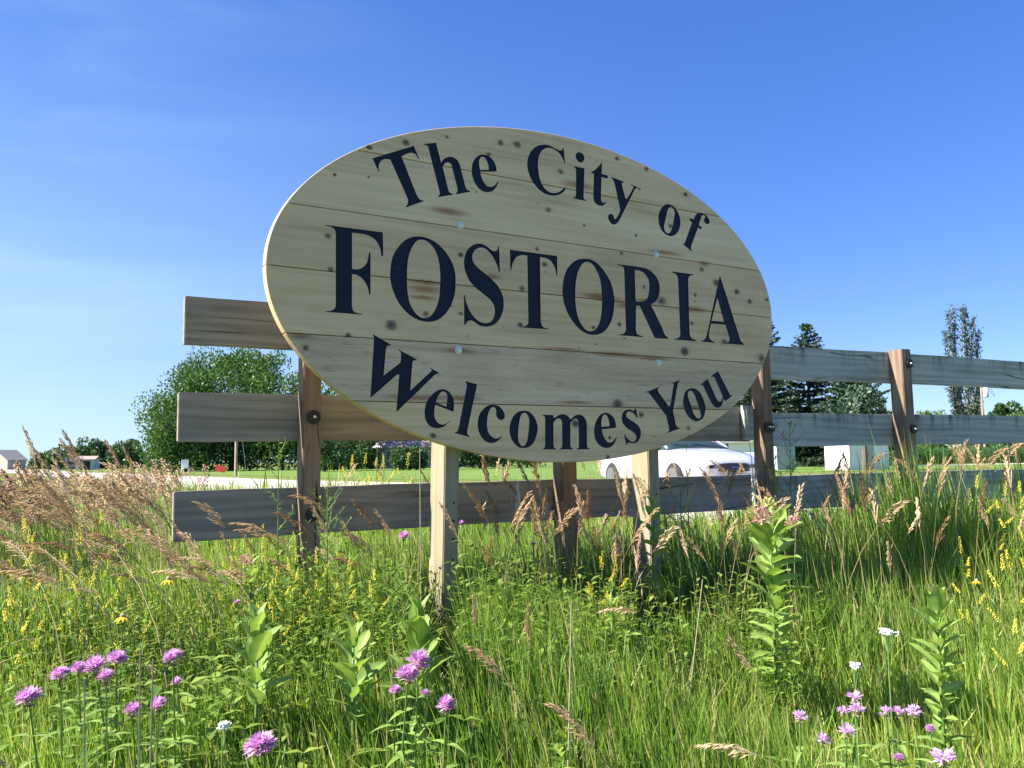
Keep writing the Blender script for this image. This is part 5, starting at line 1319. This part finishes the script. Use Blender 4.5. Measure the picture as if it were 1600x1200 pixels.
for (px, py, dp, lab) in ((70, 690, 4.0, 'purple brown plume against the sky nearest the left edge'), (88, 674, 4.0, 'tall purple brown plume against the sky second from the left edge'), (104, 700, 3.8, 'purple brown plume before the lowest far trees'),
        (138, 684, 4.1, 'leaning plume above the tallest far tree'), (150, 672, 4.0, 'tallest leaning plume rising above the far tree line'), (176, 680, 3.9, 'plume against the sky right of the tallest far tree'),
        (192, 664, 4.2, 'highest thin plume left of the big leafy clump'), (176, 702, 3.7, 'reddish plume below the thin highest one'), (214, 690, 4.0, 'plume in front of the left edge of the big leafy clump'),
        (28, 690, 4.3, 'purple plume above the meadow at the far left'), (250, 702, 3.9, 'brown plume before the slim pole'), (270, 715, 3.8, 'brown plume between the slim pole and the rail ends')):
    p = place(px, py, dp); brome(p.x, p.y, p.z, lab, 'tall plumes against the sky on the left', (0, 5, 7, 1), qb.uniform(-0.3, 0.3))
hp = Heap(); 
for i in range(8):
    n = 135
    dp = 3.6 + 24 * RNG.random(n) ** 1.8; px = -70 + 390 * RNG.random(n)
    x = (px - 800) / 1310 * dp
    ok = grass_ok(x, dp); x, dp = x[ok], dp[ok]; n = len(x)
    T = np.stack([x, dp, gz(x, dp)], 1); rz = RNG.normal(size=n) * 0.5; sc = 0.74 + 0.36 * RNG.random(n); v = RNG.random(n)
    k = NOD[i % 6]
    hp.scatter(PROTO[k][2], T, rz, sc, v); j = len(hp.M) - 1
    hp.scatter(PROTO[k][3], T, rz, sc, v); hp.M[-1] = np.ones(len(hp.M[-1]), int)
tag(obj('tall_grass', hp.mesh('tall_grass', [M_stalkv, M_seedv])), 'farther tan seed heads massed along the left bank', 'grass', kind='stuff')

# ------------------------------------------------------------------ flowers
M_green = plain('green stem', (0.10, 0.19, 0.04), rough=0.6)
M_redstem = plain('brownish stem', (0.16, 0.15, 0.06), rough=0.6)
M_lilac = leafy('lilac petals', [(0.0, (0.52, 0.23, 0.49)), (0.5, (0.66, 0.37, 0.63)), (1.0, (0.82, 0.58, 0.78))], 0.35)
M_lilacpale = leafy('pale lilac petals', [(0.0, (0.60, 0.30, 0.62)), (1.0, (0.84, 0.60, 0.83))], 0.3)
M_bud = plain('pinkish green calyx', (0.30, 0.27, 0.14), rough=0.7, noise=0.3, scale=200)
M_yellow = leafy('yellow petals', [(0.0, (0.70, 0.62, 0.04)), (1.0, (0.86, 0.80, 0.12))], 0.25)
M_orange = plain('orange yellow petals', (0.80, 0.50, 0.02), rough=0.5)
M_cream = plain('white petals', (0.78, 0.78, 0.70), rough=0.6)
M_mleaf = leafy('milkweed leaves', [(0.0, (0.16, 0.285, 0.06)), (0.45, (0.25, 0.38, 0.085)), (0.75, (0.31, 0.43, 0.11)), (1.0, (0.50, 0.56, 0.28))], 0.35, rough=0.55)
nt_ = M_mleaf.node_tree; b_ = nt_.nodes['Principled BSDF']; c_ = b_.inputs['Base Color'].links[0].from_socket
oi_ = N(nt_, 'ShaderNodeObjectInfo'); tc_ = N(nt_, 'ShaderNodeTexCoord'); nz_ = N(nt_, 'ShaderNodeTexNoise', i_Scale=7.0, i_Detail=6.0)
nt_.links.new(tc_.outputs['Object'], nz_.inputs['Vector'])
sm_ = N(nt_, 'ShaderNodeMath', operation='MULTIPLY_ADD'); nt_.links.new(oi_.outputs['Random'], sm_.inputs[0]); sm_.inputs[1].default_value = 0.5; nt_.links.new(nz_.outputs[0], sm_.inputs[2])
hv_ = N(nt_, 'ShaderNodeHueSaturation'); nt_.links.new(c_, hv_.inputs['Color']); mv_ = N(nt_, 'ShaderNodeMapRange')
mv_.inputs['From Max'].default_value = 1.5; mv_.inputs['To Min'].default_value = 0.55; mv_.inputs['To Max'].default_value = 1.35
nt_.links.new(sm_.outputs[0], mv_.inputs['Value']); nt_.links.new(mv_.outputs[0], hv_.inputs['Value']); nt_.links.new(hv_.outputs[0], b_.inputs['Base Color'])
M_umbel = plain('dusty pink blossom', (0.58, 0.30, 0.28), rough=0.6, noise=0.35, scale=120)
M_umbelg = plain('yellow green buds', (0.48, 0.50, 0.16), rough=0.6, noise=0.25, scale=120)
M_dry = plain('dry grey stalk', (0.34, 0.28, 0.20), rough=0.85, noise=0.2, scale=30)

def bergamot_head(seed, r=0.021, npet=180, flat=1.0):
    q = random.Random(seed); mb = MB()
    for i in range(npet):
        z = q.uniform(-0.35, 1.0); a = q.uniform(0, 6.28); s = math.sqrt(max(0, 1 - min(1, z) ** 2))
        d = Vector((math.cos(a) * s, math.sin(a) * s, z * flat + 0.12)).normalized()
        L_ = r * q.uniform(0.8, 1.0); p = d * r * 0.32
        sd = d.cross(Vector((0, 0, 1)));
        if sd.length < 0.01: sd = Vector((1, 0, 0))
        sd.normalize(); e = Vector((q.uniform(-.35, .35), q.uniform(-.35, .35), q.uniform(-.1, .35)))
        w = r * 0.10
        p1 = p + d * L_ * 0.5 + e * r * 0.12; p2 = p + d * L_ + e * r * 0.5
        mb.add([p - sd * w * 0.6, p + sd * w * 0.6, p1 - sd * w, p1 + sd * w, p2 + sd * w * 0.3], [(0, 1, 3, 2), (2, 3, 4)], 0, q.random())
        if i % 3 == 0:
            l = Vector((0, 0, 1)).cross(sd); mb.add([p1, p1 + e * r * 0.3 + sd * r * 0.35, p1 + d * r * 0.35], [(0, 1, 2)], 0, q.random())
    return mb
HEADS = [bergamot_head(i).mesh('flower_head', [M_lilac]) for i in range(4)]
HEADP = [bergamot_head(10 + i, npet=46).mesh('flower_head', [M_lilacpale]) for i in range(3)]
mb = MB(); mb.tube([(0, 0, -0.005), (0, 0, 0.0), (0, 0, 0.006), (0, 0, 0.010)], [0.002, 0.006, 0.0065, 0.004], 9)
for k in range(7):
    a = k * 0.9; mb.leaf((0, 0, -0.003), (math.cos(a), math.sin(a), 0.05), (0, 0, 1), 0.014, 0.007, 0.2, 0.2, 2)
CALYX = mb.mesh('calyx', [M_bud])
mb = MB(); mb.leaf((0, 0, 0), (1, 0, 0.35), (0, 0, 1), 0.065, 0.021, 0.5, 0.25, 4); LEAF_B = mb.mesh('leaf', [M_mleaf])
FL_ = [  # px, py, depth, size, kind, label
    (46, 1091, 1.62, 1.12, 0, 'large lilac bergamot bloom nearest the left edge'), (95, 1052, 1.85, 0.92, 0, 'lilac bloom at the left end of the row of six'),
    (123, 1043, 1.9, 0.8, 0, 'small lilac bloom second from the left in the row of six'), (150, 1043, 1.86, 1.15, 0, 'biggest double lilac bloom in the middle of the row of six'),
    (166, 1057, 1.8, 0.9, 0, 'lowest lilac bloom tucked under the biggest one of the row'), (182, 1027, 1.92, 0.95, 0, 'lilac bloom at the upper right end of the row of six'),
    (271, 1028, 1.75, 1.12, 0, 'wide lilac bloom above a half open pink bud'), (277, 1062, 1.78, 0.55, 1, 'half open pinkish bud under the wide lilac bloom'),
    (207, 1109, 1.7, 0.82, 0, 'lilac bloom just left of the twin dry grey stalks'), (249, 1101, 1.7, 0.84, 0, 'lilac bloom just right of the twin dry grey stalks'),
    (408, 1165, 1.5, 1.15, 0, 'lowest and biggest lilac bloom near the bottom edge'), (653, 1034, 1.72, 1.12, 0, 'upper lilac bloom of the touching pair below the left sign post'),
    (637, 1055, 1.68, 1.06, 0, 'lower lilac bloom of the touching pair below the left sign post'), (618, 1074, 1.7, 0.5, 1, 'small pink bud left under the touching pair of blooms'),
    (665, 1079, 1.72, 0.45, 1, 'small pink bud right under the touching pair of blooms'), (697, 1101, 1.62, 0.86, 0, 'round single lilac bloom right of the touching pair'),
    (631, 838, 3.1, 0.95, 0, 'small lilac blossom before the bottom rail left of the sign post'), (721, 815, 3.2, 0.5, 1, 'tiny pink blossom just right of the left sign post'),
    (833, 848, 3.3, 0.5, 0, 'tiny purple blossom in the shade under the sign'), (371, 937, 2.4, 0.4, 0, 'tiny purple thistle dot left of the milkweed leaves'),
    (1250, 1116, 1.72, 0.72, 2, 'pale lilac bloom furthest left of the right hand patch'), (1334, 1088, 1.8, 0.8, 2, 'pale lilac bloom on top of the stacked three'),
    (1338, 1107, 1.76, 0.86, 2, 'pale lilac bloom at the lower right of the stacked three'), (1317, 1107, 1.78, 0.6, 2, 'small pale bloom at the lower left of the stacked three'),
    (1384, 1110, 1.76, 0.74, 2, 'pale bloom at the left of two side by side ones'), (1403, 1110, 1.76, 0.68, 2, 'pale bloom at the right of two side by side ones'),
    (1427, 1109, 1.76, 0.74, 2, 'single pale bloom at the right end of the flower row'), (1323, 1140, 1.68, 0.8, 2, 'pale lilac bloom below the stacked three'),
    (1286, 1152, 1.66, 0.66, 2, 'pale lilac bloom with a yellow bud beside it'), (1453, 1134, 1.7, 0.45, 1, 'small pink bud below the right end of the flower row'),
    (1474, 1183, 1.55, 1.0, 2, 'big ragged pale bloom at the lower right bottom edge'), (1404, 1180, 1.6, 0.5, 1, 'pink bud near the bottom edge left of the ragged bloom'),
]
qf = random.Random(5)
for i, (px, py, dp, sz, kind, lab) in enumerate(FL_):
    p = place(px, py, dp)
    bx, by = p.x + qf.uniform(-0.05, 0.05), p.y + qf.uniform(-0.02, 0.08)
    bz = float(gz(bx, by))
    root = empty('bergamot_flower', (bx, by, bz)); tag(root, lab, 'flower', 'wild bergamot in bloom')
    q_ = Vector((p.x - bx, p.y - by, p.z - bz - 0.01))
    mb = MB(); mid = q_ * 0.5 + Vector((qf.uniform(-.02, .02), qf.uniform(-.02, .02), 0))
    mb.tube([(0, 0, -0.02), mid, q_], [0.0028, 0.0024, 0.0016], 5)
    obj('stem', mb.mesh('stem', [M_green]), root)
    nl = max(2, int(q_.z / 0.07))
    for k in range(nl):
        t = 0.35 + 0.62 * k / nl
        for s_ in (0, math.pi):
            lf = obj('leaf', LEAF_B, root, q_ * t, k * 1.57 + s_ + i); lf.scale = (1.1 - 0.4 * t,) * 3
    hd = obj('flower_head', HEADP[i % 3] if kind == 2 else HEADS[i % 4], root, q_ + Vector((0, 0, 0.008 * sz)), qf.uniform(0, 6))
    sz *= 0.93; hd.scale = (sz * qf.uniform(0.92, 1.1), sz * qf.uniform(0.92, 1.1), sz * qf.uniform(0.75, 1.0))
    hd.rotation_euler.x = qf.uniform(-0.3, 0.2); hd.rotation_euler.y = qf.uniform(-0.25, 0.25)
    cx = obj('calyx', CALYX, root, q_, 0); cx.scale = (sz,) * 3

def oval_leaf(seed):
    q = random.Random(seed); mb = MB(); n = 9; vs = []; var = []; fs = []
    for i in range(n + 1):
        t = i / n; w = 0.215 * max(0.02, math.sin(math.pi * min(1.0, t ** 0.85)) ** 0.62) if 0 < i < n else 0.012
        zc = 0.10 * t - 0.30 * t * t; wav = 0.018 * math.sin(i * 2.1 + seed) * (0 < i < n)
        sk = 0.03 * math.sin(t * 3.0 + seed)
        for (k, vv) in ((-1, 0.25), (-0.5, 0.5), (-0.06, 0.62), (0, 1.0), (0.06, 0.62), (0.5, 0.5), (1, 0.25)):
            vs.append((t, k * w + sk, zc + 0.30 * w * abs(k) ** 1.4 + wav * k)); var.append(vv * (0.85 + 0.15 * (i % 2)) if abs(k) in (0.5, 1) else vv)
    for i in range(n):
        for k in range(6):
            a = i * 7 + k; fs.append((a, a + 1, a + 8, a + 7))
    mb.add(vs, fs); mb.var = var
    return mb.mesh('leaf', [M_mleaf], True)
LEAF_MS = [oval_leaf(i) for i in range(5)]
def umbel(seed, mat, r=0.03):
    q = random.Random(seed); mb = MB()
    for i in range(46):
        z = q.uniform(-0.5, 1); a = q.uniform(0, 6.28); s = math.sqrt(1 - z * z); d = Vector((math.cos(a) * s, math.sin(a) * s, z))
        mb.spikelet(d * r * 0.75, d, r * 0.42, r * 0.13); mb.tube([(0, 0, -r * 0.3), d * r * 0.8], 0.0007, 3, cap=False)
    return mb.mesh('flower_head', [mat])
UMB = (umbel(1, M_umbel), umbel(2, M_umbel), umbel(3, M_umbelg))
def milkweed(px, py, dp, label, nleaf, leaf, lean=0.0, flowers=(), step=0.05, up=0.75, seed=0, hmax=None):
    q = random.Random(seed); p = place(px, py, dp)
    bx, by = p.x - lean, p.y; bz = float(gz(bx, by))
    root = empty('milkweed_plant', (bx, by, bz)); tag(root, label, 'plant', 'milkweed plants')
    tip = Vector((lean, 0, p.z - bz))
    mb = MB(); mb.tube([(0, 0, -0.03), tip * 0.5 + Vector((-lean * 0.1, 0, 0)), tip], [0.0055, 0.005, 0.003], 6); obj('stem', mb.mesh('stem', [M_green], True), root)
    for k in range(nleaf):
        t = 1 - k * step / max(0.1, tip.z)
        if t < 0.08: break
        for s_ in (0, math.pi):
            a = k * 1.45 + s_ + q.uniform(-0.25, 0.25) + seed
            el = (up + 0.45 * max(0, 1 - k / 3)) - 0.025 * k + q.uniform(-0.28, 0.28)
            lf = obj('leaf', LEAF_MS[q.randrange(5)], root, tip * t)
            L_ = leaf * (0.55 + 0.45 * min(1, (k + 0.4) / 2.5)) * q.uniform(0.7, 1.15) * (1.0 - 0.25 * max(0, (k - 8) / 10))
            lf.scale = (L_, L_, L_); lf.rotation_euler = (q.uniform(-0.3, 0.3), -el, a)
    for (dx, dy, dz, s_, kk) in flowers:
        fl = obj('flower_head', UMB[kk], root, tip + Vector((dx, dy, dz)), q.uniform(0, 6)); fl.scale = (s_,) * 3
milkweed(1203, 822, 2.75, 'tall milkweed with pink flower clusters right of the sign', 24, 0.135, flowers=((-0.04, -0.06, 0.03, 1.15, 0), (0.06, -0.05, 0.01, 0.85, 1), (-0.01, -0.02, 0.07, 0.8, 2)), step=0.024, up=0.8, seed=1)
milkweed(652, 968, 2.30, 'upright pale green milkweed at the foot of the left sign post', 10, 0.128, step=0.026, up=1.1, seed=2)
milkweed(552, 1000, 2.12, 'milkweed with rounded leaves between the two leafy neighbours', 9, 0.105, step=0.024, up=0.9, seed=3)
milkweed(402, 985, 2.1, 'broad leaved milkweed nearest the yellow clover on the left', 8, 0.105, step=0.026, up=0.95, seed=4)
milkweed(1462, 935, 2.4, 'pale yellowish milkweed without flowers in the right foreground grass', 20, 0.092, step=0.022, up=0.95, seed=5)
milkweed(1022, 795, 3.42, 'dark glossy milkweed against the foot of the right sign post', 7, 0.115, lean=0.02, flowers=((-0.10, -0.05, -0.02, 0.8, 0),), step=0.05, up=0.7, seed=6)
milkweed(392, 885, 2.75, 'milkweed with one dusty pink bud cluster below the left rails', 6, 0.10, flowers=((-0.01, -0.02, 0.02, 0.7, 0),), step=0.055, seed=7)
milkweed(955, 925, 2.7, 'small young milkweed left of the right sign post', 4, 0.085, step=0.05, seed=8)

# yellow sweet clover
def clover_proto(seed):
    q = random.Random(seed); st = MB(); sps = []
    h = 0.5
    st.tube([(0, 0, -0.02), (0.01, 0, h * 0.5), (0.0, 0.01, h)], [0.0026, 0.002, 0.001], 4, cap=False)
    for b in range(7):
        t = 0.4 + 0.6 * b / 6; a = b * 2.4; p = Vector((0.005, 0, h * t))
        d = Vector((math.cos(a) * 0.55, math.sin(a) * 0.55, 0.8)).normalized() if b < 6 else Vector((0, 0, 1))
        e = p + d * q.uniform(0.05, 0.09); st.tube([p, e], [0.0012, 0.0008], 3, cap=False)
        for k in range(3): st.leaf(p + d * 0.02 * k, (math.cos(a + k), math.sin(a + k), 0.4), (0, 0, 1), 0.028, 0.012, 0.2, 0.2, 2)
        L_ = q.uniform(0.035, 0.075); n = 34; sp = MB(); sps.append(sp)
        for i in range(n):
            z = (i + q.uniform(-0.7, 0.7)) / n; w = i * 2.4 + q.uniform(-0.8, 0.8); o_ = Vector((math.cos(w), math.sin(w), 0.1)) * 0.0052 * (1 - 0.6 * z)
            c = e + d * L_ * z + o_
            sp.spikelet(c - o_ * 0.4, (o_.normalized() + Vector((0, 0, -0.35))).normalized(), 0.0085 * q.uniform(0.6, 1.1) * (1 - 0.4 * z), 0.0026, 0, q.random())
    return st.mesh('stem', [M_weed]), [sp.mesh('flower_spike', [M_yellow]) for sp in sps]
CL = [clover_proto(i) for i in range(4)]
qc = random.Random(8)
def clover(px, py, dp, label, group):
    p = place(px, py, dp); z = float(gz(p.x, p.y)); k = qc.randrange(4)
    s_ = min(1.25, max(0.5, (p.z - z) / 0.57))
    o = obj('sweet_clover', CL[k][0], None, (p.x, p.y, z), qc.uniform(0, 6)); o.scale = (s_,) * 3; o.rotation_euler.x = qc.uniform(-0.12, 0.12); o.rotation_euler.y = qc.uniform(-0.15, 0.1)
    tag(o, label, 'flower', group); [obj('flower_spike', s_me, o) for s_me in CL[k][1]]
for (px, py, dp) in ((44, 832, 2.9), (98, 838, 3.0), (62, 826, 3.2), (150, 846, 3.0), (36, 878, 2.6), (92, 882, 2.7), (178, 880, 2.7), (72, 918, 2.4), (28, 938, 2.3), (110, 910, 2.45), (155, 818, 3.3), (208, 905, 2.5)):
    clover(px, py, dp, 'yellow sweet clover in the left foreground meadow', 'yellow clover in the left meadow')
for (px, py, dp) in ((410, 858, 2.9), (438, 872, 2.8), (458, 890, 2.7), (482, 868, 2.9), (520, 892, 2.7), (500, 880, 2.8), (545, 870, 2.9), (430, 900, 2.6), (380, 850, 3.0), (350, 862, 2.9), (570, 905, 2.6)):
    clover(px, py, dp, 'yellow sweet clover in the thick clump below the first fence post', 'yellow clover below the first fence post')
for (px, py, dp) in ((928, 878, 2.9), (944, 886, 2.85), (962, 892, 2.85)):
    clover(px, py, dp, 'yellow sweet clover left of the right sign post', 'yellow clover between the sign posts')
for (px, py, dp) in ((1500, 762, 4.2), (1530, 768, 4.2), (1562, 764, 4.0), (1590, 778, 3.8), (1520, 858, 3.3), (1588, 890, 3.0)):
    clover(px, py, dp, 'yellow sweet clover in the tall grass at the right edge', 'yellow clover at the right edge')
for (px, py, dp) in ((560, 716, 5.4), (585, 722, 5.6), (612, 708, 5.6), (628, 712, 5.3), (598, 726, 5.2), (545, 728, 5.3)):
    clover(px, py, dp, 'yellow clover seen behind the fence between the two lower rails', 'yellow clover behind the fence')

def daisy(px, py, dp, label, petal, r, npet=11):
    p = place(px, py, dp); z = float(gz(p.x, p.y)); root = empty('coneflower', (p.x, p.y, z)); tag(root, label, 'flower'); h = p.z - z
    mb = MB(); mb.tube([(0, 0, -0.02), (0.01, 0, h)], [0.002, 0.0014], 4); obj('stem', mb.mesh('stem', [M_green]), root)
    mb = MB()
    for k in range(npet):
        a = 6.283 * k / npet; mb.leaf((0.01, 0, h), (math.cos(a), math.sin(a), 0.1), (0, 0, 1), r, r * 0.35, 0.6, 0.1, 3)
    obj('petals', mb.mesh('petals', [petal]), root)
    mb = MB(); mb.tube([(0.01, 0, h - 0.003), (0.01, 0, h + r * 0.25), (0.01, 0, h + r * 0.45)], [r * 0.28, r * 0.3, r * 0.1], 8); obj('cone', mb.mesh('cone', [M_dry]), root)
daisy(258, 906, 2.5, 'orange yellow coneflower near the tan seed heads on the left', M_orange, 0.024)
daisy(186, 964, 2.2, 'yellow coneflower lower in the left meadow grass', M_orange, 0.022)
daisy(1521, 908, 2.6, 'small yellow coneflower in the grass by the right edge', M_orange, 0.016)
daisy(587, 696, 5.2, 'white flower behind the fence over the yellow clover', M_cream, 0.034, 14)

def yarrow(px, py, dp, label, w):
    q = random.Random(int(px)); p = place(px, py, dp); z = float(gz(p.x, p.y)); root = empty('yarrow_flower', (p.x, p.y, z)); tag(root, label, 'flower', 'white yarrow heads'); h = p.z - z
    st = MB(); fl = MB(); st.tube([(0, 0, -0.02), (0, 0, h - 0.05)], [0.0022, 0.0018], 4)
    cl_ = [(w * 0.75 * math.sqrt(q.random()), q.uniform(0, 6.28)) for _ in range(9)]
    for k in range(110):
        cd, ca = cl_[k % 9]; ex = cd * math.cos(ca) + q.gauss(0, w * 0.16); ey = cd * math.sin(ca) + q.gauss(0, w * 0.16); d = math.hypot(ex, ey); a = math.atan2(ey, ex); t = Vector((math.cos(a) * d, math.sin(a) * d, h + 0.006 * q.uniform(-1, 1) - d * d * 2))
        if k < 9: st.tube([(0, 0, h - 0.05), t], [0.0012, 0.0007], 3, cap=False)
        fl.disc(t, (q.uniform(-.5, .5), q.uniform(-.5, .5), 1), q.uniform(0.0016, 0.0028), 0.0015, 5)
    obj('stem', st.mesh('stem', [M_green]), root); obj('flower_head', fl.mesh('flower_head', [M_cream]), root)
yarrow(1386, 988, 2.1, 'flat white yarrow head in the right foreground grass', 0.030)
yarrow(1335, 1040, 1.95, 'smaller cream yarrow head left below the white one', 0.013)
yarrow(348, 1133, 1.6, 'little cream yarrow head near the lowest lilac bloom', 0.012)

for (px, y0, y1, dp, lean, lab) in ((219, 1014, 1190, 1.62, 0.0, 'taller pale dry stalk of the twin grey stalks on the left'), (239, 1030, 1190, 1.6, 0.012, 'shorter dry stalk of the twin grey stalks on the left'),
        (132, 1060, 1190, 1.6, -0.01, 'dark thin dry stem under the row of six blooms'), (893, 940, 1120, 2.0, 0.03, 'tall grey forked dry stalk in the middle foreground'),
        (656, 700, 860, 2.9, 0.0, 'dry straw stem standing left against the left sign post'), (1098, 905, 1010, 2.5, 0.10, 'slanting pale dry stick in the shade of the sign'),
        (1166, 640, 850, 3.6, -0.09, 'long pale dry straw leaning across the joint post')):
    p = place(px, y0, dp); z = float(gz(p.x, p.y)); h = p.z - z
    mb = MB(); mb.tube([(-lean, 0, -0.02), (-lean * 0.4, 0.01, h * 0.5), (0, 0, h)], [0.0026, 0.0022, 0.0014], 5)
    o = obj('dry_stalk', mb.mesh('dry_stalk', [M_dry]), None, (p.x, p.y, z)); tag(o, lab, 'stalk')

def tall_weed(px, py, dp, label, nb, spread, leafl, seed, lean=0.0):
    q = random.Random(seed); p = place(px, py, dp); bx, by = p.x - lean, p.y; z = float(gz(bx, by)); h = p.z - z
    root = empty('tall_weed', (bx, by, z)); tag(root, label, 'plant'); st, lf = MB(), MB()
    ax = [Vector((lean * t * t, 0, h * t)) for t in (0, .25, .5, .75, 1)]
    st.tube(ax, [0.004, 0.0035, 0.003, 0.002, 0.001], 5)
    for b in range(nb):
        t = 0.3 + 0.68 * b / nb; a = b * 2.4; p0 = Vector((lean * t * t, 0, h * t)); d = Vector((math.cos(a) * 0.75, math.sin(a) * 0.75, 0.75)).normalized()
        L_ = spread * (1.15 - t) * q.uniform(0.6, 1.1) + 0.03; e = p0 + d * L_
        st.tube([p0, p0 + d * L_ * 0.5 - Vector((0, 0, 0.006)), e], [0.0016, 0.0012, 0.0006], 3, cap=False)
        for k in range(int(6 + L_ * 70)):
            s_ = q.random(); c = p0 + d * L_ * s_; a2 = q.uniform(0, 6.28)
            lf.leaf(c, (math.cos(a2) + d.x, math.sin(a2) + d.y, 0.7), (0, 0, 1), leafl * q.uniform(0.6, 1.2), leafl * 0.26, 0.25, 0.2, 2, var=q.random())
    obj('stem', st.mesh('stem', [M_green]), root); obj('foliage', lf.mesh('foliage', [M_weed]), root)
tall_weed(1234, 648, 3.9, 'tall feathery green weed in front of the joint post and middle rail', 26, 0.26, 0.03, 1, lean=0.02)
tall_weed(1206, 690, 3.85, 'shorter feathery weed left of the tallest weed by the joint post', 18, 0.2, 0.028, 2, lean=-0.03)
tall_weed(436, 680, 3.05, 'thin pale weed with small leaves left of the first fence post', 12, 0.15, 0.024, 3)
tall_weed(512, 752, 2.95, 'bushy yellowish green weed over the bottom rail right of the first post', 30, 0.22, 0.018, 4)
tall_weed(1062, 745, 3.55, 'slender weed growing beside the right sign post', 18, 0.13, 0.03, 5)
tall_weed(1072, 690, 4.0, 'thin goatsbeard like stem between the sign edge and the car', 4, 0.06, 0.03, 6)
tall_weed(620, 880, 2.6, 'dark leafy weed left of the left sign post', 26, 0.2, 0.026, 7)
